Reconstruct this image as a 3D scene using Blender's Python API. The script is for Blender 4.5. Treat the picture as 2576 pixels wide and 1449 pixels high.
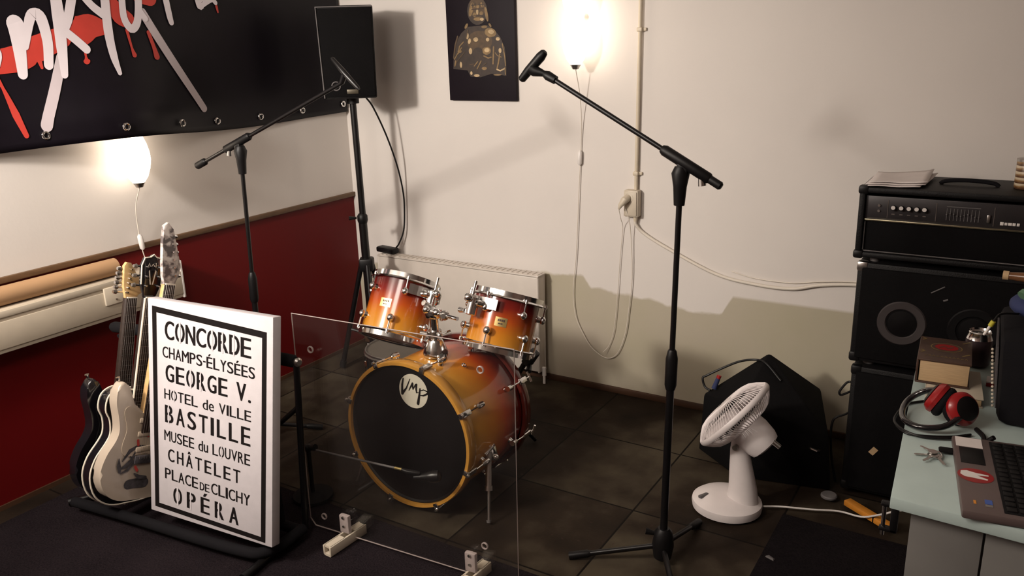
import bpy, bmesh, math, random
from mathutils import Vector, Matrix
random.seed(7)
C = bpy.context.scene.collection
SC = bpy.context.scene
for o in list(bpy.data.objects): bpy.data.objects.remove(o)
PI = math.pi

# ------------------------------------------------------------------ camera
cam_d = bpy.data.cameras.new('camera'); cam = bpy.data.objects.new('camera', cam_d); C.objects.link(cam)
R_ = Vector((0.85257148, 0.52181112, -0.0288967)); U_ = Vector((-0.12554234, 0.25816664, 0.95790872)); F_ = Vector((-0.50730758, 0.8130579, -0.28561491))
m = Matrix.Identity(4)
for i in range(3):
    m[i][0] = R_[i]; m[i][1] = U_[i]; m[i][2] = -F_[i]
m.translation = (3.272, -3.56, 1.72)
cam.matrix_world = m
cam_d.sensor_width = 36.0; cam_d.lens = 36.0*2104.2/2576; cam_d.clip_start = 0.02
SC.camera = cam

# ------------------------------------------------------------------ light
w = bpy.data.worlds.new('world'); SC.world = w; w.use_nodes = True
w.node_tree.nodes['Background'].inputs[0].default_value = (0.9, 0.75, 0.65, 1)
w.node_tree.nodes['Background'].inputs[1].default_value = 0.02
def lamp(name, loc, power, col, r):
    d = bpy.data.lights.new(name, 'POINT'); d.energy = power; d.color = col; d.shadow_soft_size = r
    o = bpy.data.objects.new(name, d); C.objects.link(o); o.location = loc; return o
FILL_LIGHT = lamp('added_fill_light', (0.62, -3.55, 2.17), 58, (1.0, 0.90, 0.80), 0.40)  # broad soft fill added at the spotlight's position, no separate bulb there
lamp('added_fill_light_right', (1.95, -3.15, 2.42), 34, (1.0, 0.90, 0.80), 0.35)  # second added fill, split off the first to brighten the right side
sd = bpy.data.lights.new('ceiling_spotlight', 'SPOT'); sd.energy = 150; sd.color = (1.0, 0.91, 0.815); sd.shadow_soft_size = 0.12; sd.spot_size = math.radians(82); sd.spot_blend = 1.0
so = bpy.data.objects.new('ceiling_spotlight', sd); C.objects.link(so); so.location = (0.62, -3.55, 2.17)
so.rotation_euler = (Vector((0.75, 0, 0.75))-Vector((0.62, -3.55, 2.17))).to_track_quat('-Z', 'Y').to_euler()
SHADE_STRENGTH = 3.1
LAMP_COL = (1.0, 0.72, 0.46)
vs = SC.view_settings
SC.display_settings.display_device = 'sRGB'
vs.view_transform = 'Standard'; vs.look = 'None'; vs.gamma = 1.0; vs.use_curve_mapping = False
vs.exposure = 0.90

# ------------------------------------------------------------------ materials
def newmat(name):
    mt = bpy.data.materials.new(name); mt.use_nodes = True
    nt = mt.node_tree; return mt, nt, nt.nodes['Principled BSDF']
def ramp(nt, stops, interp='LINEAR'):
    r = nt.nodes.new('ShaderNodeValToRGB'); r.color_ramp.interpolation = interp
    e = r.color_ramp.elements
    while len(e) < len(stops): e.new(0.5)
    for k, (p, c) in enumerate(stops):
        e[k].position = p; e[k].color = (*c, 1) if len(c) == 3 else c
    return r
def math_(nt, op, a, b=None, c=None, clamp=False):
    n = nt.nodes.new('ShaderNodeMath'); n.operation = op; n.use_clamp = clamp
    for k, v in enumerate((a, b, c)):
        if v is None: continue
        if isinstance(v, (int, float)): n.inputs[k].default_value = v
        else: nt.links.new(v, n.inputs[k])
    return n.outputs[0]
def mixc(nt, fac, a, b):
    n = nt.nodes.new('ShaderNodeMix'); n.data_type = 'RGBA'
    for s, v in ((n.inputs[0], fac), (n.inputs[6], a), (n.inputs[7], b)):
        if isinstance(v, (int, float)): s.default_value = v
        elif isinstance(v, tuple): s.default_value = (*v, 1)
        else: nt.links.new(v, s)
    return n.outputs[2]
def noise(nt, scale, detail=3, coord='Object', stretch=None):
    tc = nt.nodes.new('ShaderNodeTexCoord'); n = nt.nodes.new('ShaderNodeTexNoise')
    n.inputs['Scale'].default_value = scale; n.inputs['Detail'].default_value = detail
    src = tc.outputs[coord]
    if stretch:
        mp = nt.nodes.new('ShaderNodeMapping'); mp.inputs['Scale'].default_value = stretch
        nt.links.new(src, mp.inputs['Vector']); src = mp.outputs[0]
    nt.links.new(src, n.inputs['Vector']); return n.outputs['Fac']
def bump(nt, bs, h, strength, dist=0.002):
    b = nt.nodes.new('ShaderNodeBump'); b.inputs['Strength'].default_value = strength; b.inputs['Distance'].default_value = dist
    nt.links.new(h, b.inputs['Height']); nt.links.new(b.outputs[0], bs.inputs['Normal'])
def pm(name, col, rough=0.5, metal=0.0, var=0.12, scale=14.0, bmp=0.0, bscale=None, coat=0.0, spec=0.5, stretch=None):
    mt, nt, bs = newmat(name)
    f = noise(nt, scale, 4, stretch=stretch)
    lo = tuple(max(0, c*(1-var)) for c in col); hi = tuple(min(1, c*(1+var)) for c in col)
    r = ramp(nt, [(0.3, lo), (0.7, hi)]); nt.links.new(f, r.inputs[0]); nt.links.new(r.outputs[0], bs.inputs['Base Color'])
    bs.inputs['Roughness'].default_value = rough; bs.inputs['Metallic'].default_value = metal
    bs.inputs['Specular IOR Level'].default_value = spec
    if coat: bs.inputs['Coat Weight'].default_value = coat; bs.inputs['Coat Roughness'].default_value = 0.06
    if bmp: bump(nt, bs, noise(nt, bscale or scale*6, 3), bmp)
    return mt
def sep(nt, coord='Object'):
    tc = nt.nodes.new('ShaderNodeTexCoord'); s = nt.nodes.new('ShaderNodeSeparateXYZ'); nt.links.new(tc.outputs[coord], s.inputs[0]); return s.outputs

M = {}
M['black'] = pm('black_plastic', (0.005, 0.0045, 0.005), 0.45, spec=0.3)
M['blackmat'] = pm('black_matte', (0.004, 0.0035, 0.004), 0.8, spec=0.2)
M['tolex'] = pm('black_vinyl_covering', (0.0045, 0.004, 0.0045), 0.55, bmp=0.5, bscale=260, spec=0.25)
M['grille'] = pm('black_grille_cloth', (0.003, 0.0026, 0.003), 0.85, bmp=0.6, bscale=500, spec=0.15)
M['blackmetal'] = pm('black_painted_metal', (0.005, 0.0045, 0.005), 0.32, spec=0.45)
M['blackgloss'] = pm('black_gloss_lacquer', (0.008, 0.007, 0.009), 0.12, coat=0.6)
M['foam'] = pm('black_foam', (0.005, 0.0045, 0.006), 0.9, bmp=0.3, spec=0.2)
M['chrome'] = pm('chrome', (0.80, 0.79, 0.78), 0.13, 1.0, 0.03)
M['steel'] = pm('brushed_steel', (0.50, 0.48, 0.46), 0.3, 1.0, 0.08)
M['gold'] = pm('gold_badge', (0.80, 0.62, 0.26), 0.3, 0.9, 0.06)
M['white'] = pm('white_plastic', (0.76, 0.72, 0.69), 0.35, var=0.03)
M['cream'] = pm('cream_plastic', (0.56, 0.49, 0.39), 0.45, var=0.04)
M['radiator'] = pm('white_radiator_enamel', (0.60, 0.545, 0.49), 0.4, var=0.03)
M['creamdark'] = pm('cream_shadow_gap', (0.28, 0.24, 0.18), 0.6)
M['pipe'] = pm('painted_conduit', (0.60, 0.52, 0.40), 0.45, var=0.05)
M['cord'] = pm('white_cord', (0.68, 0.62, 0.54), 0.5, var=0.03)
M['signwhite'] = pm('white_canvas_paint', (0.54, 0.505, 0.525), 0.6, var=0.03, scale=30, bmp=0.15, bscale=400)
M['ink'] = pm('black_stencil_ink', (0.006, 0.004, 0.004), 0.7, spec=0.15)
M['bwhite'] = pm('banner_white_print', (0.60, 0.545, 0.575), 0.45, var=0.03)
M['bgrey'] = pm('banner_pale_grey_print', (0.45, 0.39, 0.41), 0.45, var=0.03)
M['bred'] = pm('banner_red_print', (0.42, 0.035, 0.024), 0.45, var=0.08)
M['banner'] = pm('black_banner_vinyl', (0.005, 0.0035, 0.006), 0.4, bmp=0.25, bscale=2.5, spec=0.2)
M['cardboard'] = pm('brown_cardboard', (0.38, 0.225, 0.115), 0.75, var=0.06, scale=4)
M['maple'] = pm('maple_wood', (0.62, 0.40, 0.18), 0.35, var=0.15, stretch=(3, 3, 0.4), coat=0.3)
M['rosewood'] = pm('rosewood', (0.020, 0.011, 0.008), 0.5, var=0.3, stretch=(6, 6, 0.6))
M['guitarwhite'] = pm('aged_white_lacquer', (0.46, 0.385, 0.31), 0.2, var=0.03, coat=0.5)
M['guardwhite'] = pm('pearl_pickguard', (0.42, 0.34, 0.26), 0.3, var=0.05)
M['binding'] = pm('cream_binding', (0.78, 0.70, 0.58), 0.4, var=0.04)
M['decal'] = pm('dark_doodle_print', (0.05, 0.045, 0.05), 0.5, var=0.6, scale=60)
M['decalred'] = pm('red_doodle_print', (0.45, 0.05, 0.04), 0.5)
M['head'] = pm('black_drumhead', (0.004, 0.0035, 0.004), 0.4, spec=0.3)
M['clearhead'] = pm('coated_drumhead', (0.55, 0.50, 0.44), 0.5, var=0.05)
M['logo'] = pm('cream_logo_print', (0.62, 0.58, 0.48), 0.6, var=0.05)
M['hoopwood'] = pm('amber_hoop_lacquer', (0.56, 0.27, 0.045), 0.22, var=0.14, scale=9, coat=0.6)
M['hoopdark'] = pm('dark_hoop_lacquer', (0.10, 0.016, 0.012), 0.22, var=0.1, coat=0.6)
M['redplastic'] = pm('red_gloss_plastic', (0.30, 0.008, 0.010), 0.32, var=0.1, coat=0.25)
M['paper'] = pm('paper', (0.70, 0.64, 0.62), 0.8, var=0.05)
M['pages'] = pm('book_page_edges', (0.52, 0.36, 0.20), 0.8, var=0.15, stretch=(2, 2, 120))
M['leather'] = pm('dark_brown_leather', (0.06, 0.030, 0.020), 0.45, var=0.25, bmp=0.3)
M['table'] = pm('pale_green_grey_laminate', (0.40, 0.49, 0.475), 0.45, var=0.04)
M['cabinet'] = pm('grey_laminate', (0.155, 0.150, 0.142), 0.55, var=0.04)
M['laptop'] = pm('brown_grey_laptop_shell', (0.10, 0.072, 0.068), 0.4, var=0.06)
M['orange'] = pm('orange_lacquer', (0.62, 0.24, 0.03), 0.4, var=0.12)
M['greyrubber'] = pm('grey_rubber', (0.12, 0.11, 0.11), 0.6)
M['blue'] = pm('blue_fabric', (0.02, 0.03, 0.10), 0.8)
M['green'] = pm('green_plastic', (0.10, 0.20, 0.12), 0.6)
M['yellow'] = pm('yellow_plastic', (0.55, 0.50, 0.05), 0.4)
M['brownwood'] = pm('brown_painted_trim', (0.13, 0.070, 0.032), 0.55, var=0.2, stretch=(1, 1, 8))
M['basewood'] = pm('brown_skirting', (0.060, 0.026, 0.012), 0.6, var=0.3, scale=5)
M['red'] = pm('dark_red_gloss_paint', (0.118, 0.005, 0.0055), 0.4, var=0.06, scale=2, spec=0.18)
M['clearblock'] = pm('clear_bracket', (0.30, 0.28, 0.26), 0.15, var=0.1)

def wall_mat(name, lower=None):
    mt, nt, bs = newmat(name)
    f = noise(nt, 1.6, 3)
    r = ramp(nt, [(0.3, (0.67, 0.625, 0.59)), (0.7, (0.71, 0.665, 0.625))]); nt.links.new(f, r.inputs[0]); col = r.outputs[0]
    if lower:
        s = sep(nt)
        # unpainted lower strip: the height of its ragged upper edge along the wall
        u = math_(nt, 'DIVIDE', s[0], 4.0)
        zr = ramp(nt, [(x/4.0, (z, z, z)) for x, z in lower]); nt.links.new(u, zr.inputs[0])
        edge = math_(nt, 'SUBTRACT', zr.outputs[0], s[2])
        n1 = math_(nt, 'MULTIPLY', math_(nt, 'SUBTRACT', noise(nt, 9, 4), 0.5), 0.055)
        k = math_(nt, 'LESS_THAN', s[0], 2.2)
        e2 = math_(nt, 'ADD', edge, math_(nt, 'MULTIPLY', n1, k))
        mask = math_(nt, 'MULTIPLY', e2, 70.0, clamp=True)
        n2 = noise(nt, 2.2, 3)
        r2 = ramp(nt, [(0.3, (0.43, 0.39, 0.285)), (0.7, (0.47, 0.415, 0.335))]); nt.links.new(n2, r2.inputs[0])
        col = mixc(nt, mask, col, r2.outputs[0])
    nt.links.new(col, bs.inputs['Base Color']); bs.inputs['Roughness'].default_value = 0.7
    bs.inputs['Specular IOR Level'].default_value = 0.3
    bump(nt, bs, noise(nt, 60, 3), 0.12, 0.003)
    return mt
M['walldark'] = pm('dark_red_brown_wall', (0.16, 0.10, 0.08), 0.7)
M['wall'] = wall_mat('cream_wall_paint')
M['wallback'] = wall_mat('cream_wall_paint_with_bare_strip', [(0.0, 0.5), (1.24, 0.583), (1.47, 0.592), (1.51, 0.545), (1.65, 0.528), (1.83, 0.522), (2.0, 0.49), (2.17, 0.492), (2.215, 0.588), (4.0, 0.588)])
def floor_mat():
    mt, nt, bs = newmat('worn_brown_floor_tiles')
    s = sep(nt)
    def joint(v, off):
        a = math_(nt, 'ABSOLUTE', math_(nt, 'SUBTRACT', math_(nt, 'FRACT', math_(nt, 'DIVIDE', math_(nt, 'SUBTRACT', v, off), 0.5)), 0.5))
        return math_(nt, 'GREATER_THAN', a, 0.4925)
    j = math_(nt, 'MAXIMUM', joint(s[0], 0.165), joint(s[1], -0.97))
    cb = nt.nodes.new('ShaderNodeCombineXYZ'); wn = nt.nodes.new('ShaderNodeTexWhiteNoise'); wn.noise_dimensions = '2D'
    for k_, off in ((0, 0.165), (1, -0.97)): nt.links.new(math_(nt, 'FLOOR', math_(nt, 'DIVIDE', math_(nt, 'SUBTRACT', s[k_], off), 0.5)), cb.inputs[k_])
    nt.links.new(cb.outputs[0], wn.inputs['Vector'])
    f = math_(nt, 'ADD', math_(nt, 'MULTIPLY', noise(nt, 1.3, 3), 0.6), math_(nt, 'MULTIPLY', noise(nt, 6, 5), 0.4))
    f = math_(nt, 'ADD', f, math_(nt, 'MULTIPLY', math_(nt, 'SUBTRACT', wn.outputs['Value'], 0.45), 0.16))
    r = ramp(nt, [(0.36, (0.011, 0.007, 0.005)), (0.51, (0.024, 0.016, 0.0105)), (0.65, (0.064, 0.051, 0.034))]); nt.links.new(f, r.inputs[0])
    spots = math_(nt, 'GREATER_THAN', noise(nt, 22, 2), 0.70)
    c1 = mixc(nt, math_(nt, 'MULTIPLY', spots, 0.5), r.outputs[0], (0.045, 0.026, 0.02))
    c2 = mixc(nt, j, c1, (0.006, 0.004, 0.003))
    nt.links.new(c2, bs.inputs['Base Color']); bs.inputs['Roughness'].default_value = 0.7
    bs.inputs['Specular IOR Level'].default_value = 0.12
    bump(nt, bs, math_(nt, 'SUBTRACT', noise(nt, 120, 3), j), 0.25, 0.003)
    return mt
M['floor'] = floor_mat()
def carpet_mat(name, a, b):
    mt, nt, bs = newmat(name)
    f = noise(nt, 160, 4); g = noise(nt, 5, 3)
    r = ramp(nt, [(0.35, a), (0.65, b)]); nt.links.new(math_(nt, 'ADD', math_(nt, 'MULTIPLY', f, 0.7), math_(nt, 'MULTIPLY', g, 0.3)), r.inputs[0])
    nt.links.new(r.outputs[0], bs.inputs['Base Color']); bs.inputs['Roughness'].default_value = 0.95; bs.inputs['Specular IOR Level'].default_value = 0.04
    bump(nt, bs, f, 0.8, 0.004); return mt
M['carpet'] = carpet_mat('dark_grey_carpet_pile', (0.008, 0.006, 0.0075), (0.022, 0.0165, 0.019))
M['carpetblack'] = carpet_mat('black_carpet_pile', (0.006, 0.005, 0.006), (0.014, 0.011, 0.012))
def burst(name, axis, stops, lo, hi):
    # sunburst lacquer that fades along the drum shell
    mt, nt, bs = newmat(name); s = sep(nt)
    t = math_(nt, 'DIVIDE', math_(nt, 'SUBTRACT', s[axis], lo), hi-lo, clamp=True)
    n = math_(nt, 'MULTIPLY', math_(nt, 'SUBTRACT', noise(nt, 5, 4, stretch=(4, 4, 0.8)), 0.5), 0.12)
    r = ramp(nt, stops); nt.links.new(math_(nt, 'ADD', t, n), r.inputs[0])
    nt.links.new(r.outputs[0], bs.inputs['Base Color']); bs.inputs['Roughness'].default_value = 0.18
    bs.inputs['Coat Weight'].default_value = 0.45; bs.inputs['Coat Roughness'].default_value = 0.05
    return mt
M['tomburst'] = burst('tom_sunburst', 2, [(0.0, (0.52, 0.24, 0.028)), (0.28, (0.50, 0.175, 0.014)), (0.52, (0.40, 0.065, 0.008)), (0.76, (0.17, 0.011, 0.007)), (1.0, (0.055, 0.004, 0.004))], -0.105, 0.105)
M['bassburst'] = burst('bass_drum_sunburst', 2, [(0.0, (0.05, 0.004, 0.005)), (0.17, (0.17, 0.010, 0.007)), (0.36, (0.58, 0.075, 0.010)), (0.58, (0.74, 0.25, 0.022)), (1.0, (0.74, 0.40, 0.06))], -0.41, -0.03)
def acrylic():
    mt, nt, bs = newmat('clear_acrylic_sheet'); nt.nodes.remove(bs)
    out = nt.nodes['Material Output']
    tr = nt.nodes.new('ShaderNodeBsdfTransparent'); tr.inputs[0].default_value = (0.93, 0.93, 0.92, 1)
    gl = nt.nodes.new('ShaderNodeBsdfGlossy'); gl.inputs['Roughness'].default_value = 0.03; gl.inputs[0].default_value = (1, 1, 1, 1)
    df = nt.nodes.new('ShaderNodeBsdfDiffuse'); df.inputs[0].default_value = (0.35, 0.30, 0.29, 1)
    lw = nt.nodes.new('ShaderNodeLayerWeight'); lw.inputs[0].default_value = 0.5
    fr = nt.nodes.new('ShaderNodeMath'); fr.operation = 'MULTIPLY_ADD'; fr.inputs[1].default_value = 0.5; fr.inputs[2].default_value = 0.025
    nt.links.new(math_(nt, 'POWER', lw.outputs['Facing'], 5.0), fr.inputs[0])
    m1 = nt.nodes.new('ShaderNodeMixShader'); m2 = nt.nodes.new('ShaderNodeMixShader')
    sm = nt.nodes.new('ShaderNodeMath'); sm.operation = 'MULTIPLY_ADD'; sm.inputs[1].default_value = 0.02; sm.inputs[2].default_value = 0.0
    nt.links.new(noise(nt, 4, 3), sm.inputs[0])
    nt.links.new(fr.outputs[0], m1.inputs[0]); nt.links.new(tr.outputs[0], m1.inputs[1]); nt.links.new(gl.outputs[0], m1.inputs[2])
    nt.links.new(sm.outputs[0], m2.inputs[0]); nt.links.new(m1.outputs[0], m2.inputs[1]); nt.links.new(df.outputs[0], m2.inputs[2])
    nt.links.new(m2.outputs[0], out.inputs[0]); return mt
M['acrylic'] = acrylic()
def acrylic_edge():
    mt, nt, bs = newmat('acrylic_cut_edge'); bs.inputs['Base Color'].default_value = (0.50, 0.42, 0.40, 1); bs.inputs['Roughness'].default_value = 0.25
    bs.inputs['Alpha'].default_value = 0.6; return mt
M['acredge'] = acrylic_edge()
def glow():
    mt, nt, bs = newmat('lit_opal_glass')
    f = noise(nt, 6, 2); r = ramp(nt, [(0.3, (1.0, 0.82, 0.64)), (0.7, (1.0, 0.87, 0.71))]); nt.links.new(f, r.inputs[0])
    bs.inputs['Base Color'].default_value = (0.9, 0.86, 0.8, 1); bs.inputs['Roughness'].default_value = 0.3
    nt.links.new(r.outputs[0], bs.inputs['Emission Color']); bs.inputs['Emission Strength'].default_value = SHADE_STRENGTH
    return mt
M['glow'] = glow()
def fan_cage_mat(): return pm('white_fan_plastic', (0.80, 0.74, 0.74), 0.4, var=0.04)
M['fan'] = fan_cage_mat()

# ------------------------------------------------------------------ mesh builder
class MB:
    def __init__(s, T=None): s.bm = bmesh.new(); s.T = T or Matrix.Identity(4); s.mi = 0
    def v(s, p): return s.bm.verts.new(s.T @ Vector(p))
    def face(s, vs):
        try:
            f = s.bm.faces.new(vs); f.material_index = s.mi; return f
        except ValueError: return None
    def box(s, c, size, rot=None, bev=0.0, seg=2):
        T = s.T @ Matrix.Translation(c) @ (rot.to_4x4() if rot else Matrix.Identity(4)) @ Matrix.Diagonal((*size, 1))
        r = bmesh.ops.create_cube(s.bm, size=1.0, matrix=T); vs = r['verts']
        fs = {f for v in vs for f in v.link_faces}
        for f in fs: f.material_index = s.mi
        if bev: 
            es = {e for v in vs for e in v.link_edges}
            bmesh.ops.bevel(s.bm, geom=list(es), offset=bev, segments=seg, affect='EDGES', profile=0.5)
        return s
    def hexa(s, b, t, bev=0.0):
        # b, t: bottom and top rings of points (same count)
        vb = [s.v(p) for p in b]; vt = [s.v(p) for p in t]; n = len(b)
        s.face(vb[::-1]); s.face(vt)
        for i in range(n): s.face([vb[i], vb[(i+1) % n], vt[(i+1) % n], vt[i]])
        if bev:
            es = {e for v in vb+vt for e in v.link_edges}
            bmesh.ops.bevel(s.bm, geom=list(es), offset=bev, segments=2, affect='EDGES', profile=0.5)
        return s
    def ring(s, c, a, b, r, n): return [s.v(c + a*(r*math.cos(2*PI*i/n)) + b*(r*math.sin(2*PI*i/n))) for i in range(n)]
    def tube(s, pts, r, n=12, caps=True, closed=False):
        pts = [Vector(p) for p in pts]; N = len(pts); rs = r if isinstance(r, (list, tuple)) else [r]*N
        d0 = (pts[1]-pts[0]).normalized(); a = d0.orthogonal().normalized(); rings = []
        for i, p in enumerate(pts):
            if closed: d = (pts[(i+1) % N]-pts[i-1]).normalized()
            elif i == 0: d = d0
            elif i == N-1: d = (pts[i]-pts[i-1]).normalized()
            else:
                d = (pts[i+1]-pts[i]).normalized()+(pts[i]-pts[i-1]).normalized(); d.normalize()
            a = (a-d*a.dot(d)).normalized(); b = d.cross(a)
            rings.append(s.ring(p, a, b, rs[i], n))
        for i in range(N if closed else N-1):
            A = rings[i]; B = rings[(i+1) % N]
            for k in range(n): s.face([A[k], A[(k+1) % n], B[(k+1) % n], B[k]])
        if caps and not closed: s.face(rings[0][::-1]); s.face(rings[-1])
        return s
    def lathe(s, prof, T=None, n=40, cap0=False, cap1=False):
        T = T or Matrix.Identity(4); rings = []
        for r, z in prof: rings.append([s.v(T @ Vector((r*math.cos(2*PI*i/n), r*math.sin(2*PI*i/n), z))) for i in range(n)])
        for A, B in zip(rings, rings[1:]):
            for k in range(n): s.face([A[k], A[(k+1) % n], B[(k+1) % n], B[k]])
        if cap0: s.face(rings[0][::-1])
        if cap1: s.face(rings[-1])
        return s
    def prism(s, poly, h, T=None, z0=0.0, bev=0.0, seg=2):
        T = T or Matrix.Identity(4)
        vb = [s.v(T @ Vector((x, y, z0))) for x, y in poly]; vt = [s.v(T @ Vector((x, y, z0+h))) for x, y in poly]; n = len(poly)
        s.face(vb[::-1]); ft = s.face(vt)
        for i in range(n): s.face([vb[i], vb[(i+1) % n], vt[(i+1) % n], vt[i]])
        if bev:
            ring = [e for v in vt for e in v.link_edges if e.other_vert(v) in vt] + [e for v in vb for e in v.link_edges if e.other_vert(v) in vb]
            bmesh.ops.bevel(s.bm, geom=list(set(ring)), offset=bev, segments=seg, affect='EDGES', profile=0.5)
        return s
    def flat(s, poly, T=None, z=0.0):
        T = T or Matrix.Identity(4); s.face([s.v(T @ Vector((x, y, z))) for x, y in poly]); return s
    def stroke(s, pts, w, T=None, z=0.0, n=8):
        # a brush stroke with round ends lying in the local XY plane
        pts = [Vector((p[0], p[1])) for p in pts]; N = len(pts); ws = w if isinstance(w, (list, tuple)) else [w]*N
        L, Rr = [], []
        for i in range(N):
            d = (pts[min(i+1, N-1)]-pts[max(i-1, 0)]).normalized(); nn = Vector((-d.y, d.x))*ws[i]/2
            L.append(pts[i]+nn); Rr.append(pts[i]-nn)
        def cap(p, a, sgn):
            ang = math.atan2(a.y, a.x); r = a.length
            return [p+Vector((math.cos(ang-sgn*PI*k/n), math.sin(ang-sgn*PI*k/n)))*r for k in range(1, n)]
        T = T or Matrix.Identity(4)
        vL = [s.v(T @ Vector((*p, z))) for p in L]; vR = [s.v(T @ Vector((*p, z))) for p in Rr]
        for i in range(N-1): s.face([vR[i], vR[i+1], vL[i+1], vL[i]])
        e = [s.v(T @ Vector((*p, z))) for p in cap(pts[-1], L[-1]-pts[-1], 1)]; s.face([vL[-1]]+e+[vR[-1]][:1])
        e = [s.v(T @ Vector((*p, z))) for p in cap(pts[0], Rr[0]-pts[0], 1)]; s.face([vR[0]]+e+[vL[0]])
        return s
    def ball(s, c, r, sc=(1, 1, 1), rot=None, u=18, v_=12):
        T = s.T @ Matrix.Translation(c) @ (rot.to_4x4() if rot else Matrix.Identity(4)) @ Matrix.Diagonal((r*sc[0], r*sc[1], r*sc[2], 1))
        k = bmesh.ops.create_uvsphere(s.bm, u_segments=u, v_segments=v_, radius=1.0, matrix=T)
        for f in {f for v in k['verts'] for f in v.link_faces}: f.material_index = s.mi
        return s
    def torus(s, R, r, T=None, n=40, k=10, sq=1.0):
        T = T or Matrix.Identity(4); rings = []
        for i in range(n):
            a = 2*PI*i/n
            rings.append([s.v(T @ Vector(((R+r*math.cos(2*PI*j/k))*math.cos(a), (R+r*math.cos(2*PI*j/k))*math.sin(a), r*sq*math.sin(2*PI*j/k)))) for j in range(k)])
        for i in range(n):
            A, B = rings[i], rings[(i+1) % n]
            for j in range(k): s.face([A[j], B[j], B[(j+1) % k], A[(j+1) % k]])
        return s
FR = {}
def finish(name, mb, mats, inv=None, angle=38):
    bm = mb.bm
    bmesh.ops.recalc_face_normals(bm, faces=bm.faces) if not getattr(mb, 'keep', False) else None
    if inv is not None: bmesh.ops.transform(bm, matrix=inv, verts=bm.verts)
    for f in bm.faces: f.smooth = True
    for e in bm.edges:
        if len(e.link_faces) == 2:
            try: e.smooth = e.calc_face_angle() < math.radians(angle)
            except ValueError: pass
    me = bpy.data.meshes.new(name); bm.to_mesh(me); bm.free()
    for mt in (mats if isinstance(mats, (list, tuple)) else [mats]): me.materials.append(mt)
    o = bpy.data.objects.new(name, me); C.objects.link(o); return o
def tag(o, label=None, cat=None, group=None, kind=None):
    if label: o['label'] = label
    if cat: o['category'] = cat
    if group: o['group'] = group
    if kind: o['kind'] = kind
    return o
def thing(name, label, cat, loc=(0, 0, 0), rot=None, group=None):
    o = bpy.data.objects.new(name, None); C.objects.link(o); o.empty_display_size = 0.05
    Mx = Matrix.Translation(loc) @ (rot.to_4x4() if rot else Matrix.Identity(4)); o.matrix_world = Mx; FR[o.name] = Mx
    return tag(o, label, cat, group)
def part(name, mb, mats, parent, world=True, label=None, angle=38):
    # world=True: the mesh was drawn in room coordinates; otherwise in the thing's own frame
    o = finish(name, mb, mats, FR.get(parent.name, Matrix.Identity(4)).inverted() if world else None, angle); o.parent = parent; FR[o.name] = FR.get(parent.name, Matrix.Identity(4))
    if label: o['label'] = label
    return o
def single(name, mb, mats, label, cat, group=None, loc=None, kind=None):
    o = finish(name, mb, mats, Matrix.Translation(-Vector(loc)) if loc else None)
    if loc: o.location = loc
    FR[o.name] = Matrix.Translation(loc) if loc else Matrix.Identity(4)
    return tag(o, label, cat, group, kind)
def struct(name, mb, mats, label=None): return tag(finish(name, mb, mats), label, None, None, 'structure')
def copy_tree(o, parent=None):
    c = o.copy(); C.objects.link(c)
    if parent: c.parent = parent
    FR[c.name] = FR.get(o.name, Matrix.Identity(4))
    for ch in [k for k in bpy.data.objects if k.parent == o]: copy_tree(ch, c)
    return c
def frame(o, x, y):                     # right-handed frame from an origin and two directions
    x = Vector(x).normalized(); z = x.cross(Vector(y)).normalized(); y = z.cross(x)
    return Matrix(((x.x, y.x, z.x, o[0]), (x.y, y.y, z.y, o[1]), (x.z, y.z, z.z, o[2]), (0, 0, 0, 1)))
def zframe(o, z, xref=(1, 0, 0)):
    z = Vector(z).normalized(); x = Vector(xref); x = (x-z*x.dot(z)).normalized(); y = z.cross(x)
    return Matrix(((x.x, y.x, z.x, o[0]), (x.y, y.y, z.y, o[1]), (x.z, y.z, z.z, o[2]), (0, 0, 0, 1)))
def smooth_path(pts, k=6):              # Catmull-Rom
    P = [Vector(p) for p in pts]; P = [2*P[0]-P[1]]+P+[2*P[-1]-P[-2]]; out = []
    for i in range(1, len(P)-2):
        for j in range(k):
            t = j/k; a, b, c, d = P[i-1], P[i], P[i+1], P[i+2]
            out.append(0.5*((2*b)+(c-a)*t+(2*a-5*b+4*c-d)*t*t+(3*b-a-3*c+d)*t**3))
    out.append(P[-2]); return out
def closed_path(pts, k=5):
    P = [Vector(p) for p in pts]; n = len(P); out = []
    for i in range(n):
        a, b, c, d = P[i-1], P[i], P[(i+1) % n], P[(i+2) % n]
        for j in range(k):
            t = j/k; out.append(0.5*((2*b)+(c-a)*t+(2*a-5*b+4*c-d)*t*t+(3*b-a-3*c+d)*t**3))
    return out
GL = {}
def glyph(ch):
    if ch not in GL:
        cu = bpy.data.curves.new('glyph', 'FONT'); cu.body = ch; cu.resolution_u = 4
        ob = bpy.data.objects.new('glyph', cu); C.objects.link(ob)
        dg = bpy.context.evaluated_depsgraph_get(); dg.update()
        me = bpy.data.meshes.new_from_object(ob.evaluated_get(dg))
        vs = [(v.co.x, v.co.y) for v in me.vertices]; fs = [list(p.vertices) for p in me.polygons]
        bpy.data.objects.remove(ob); bpy.data.curves.remove(cu); bpy.data.meshes.remove(me)
        GL[ch] = (vs, fs)
    return GL[ch]
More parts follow.
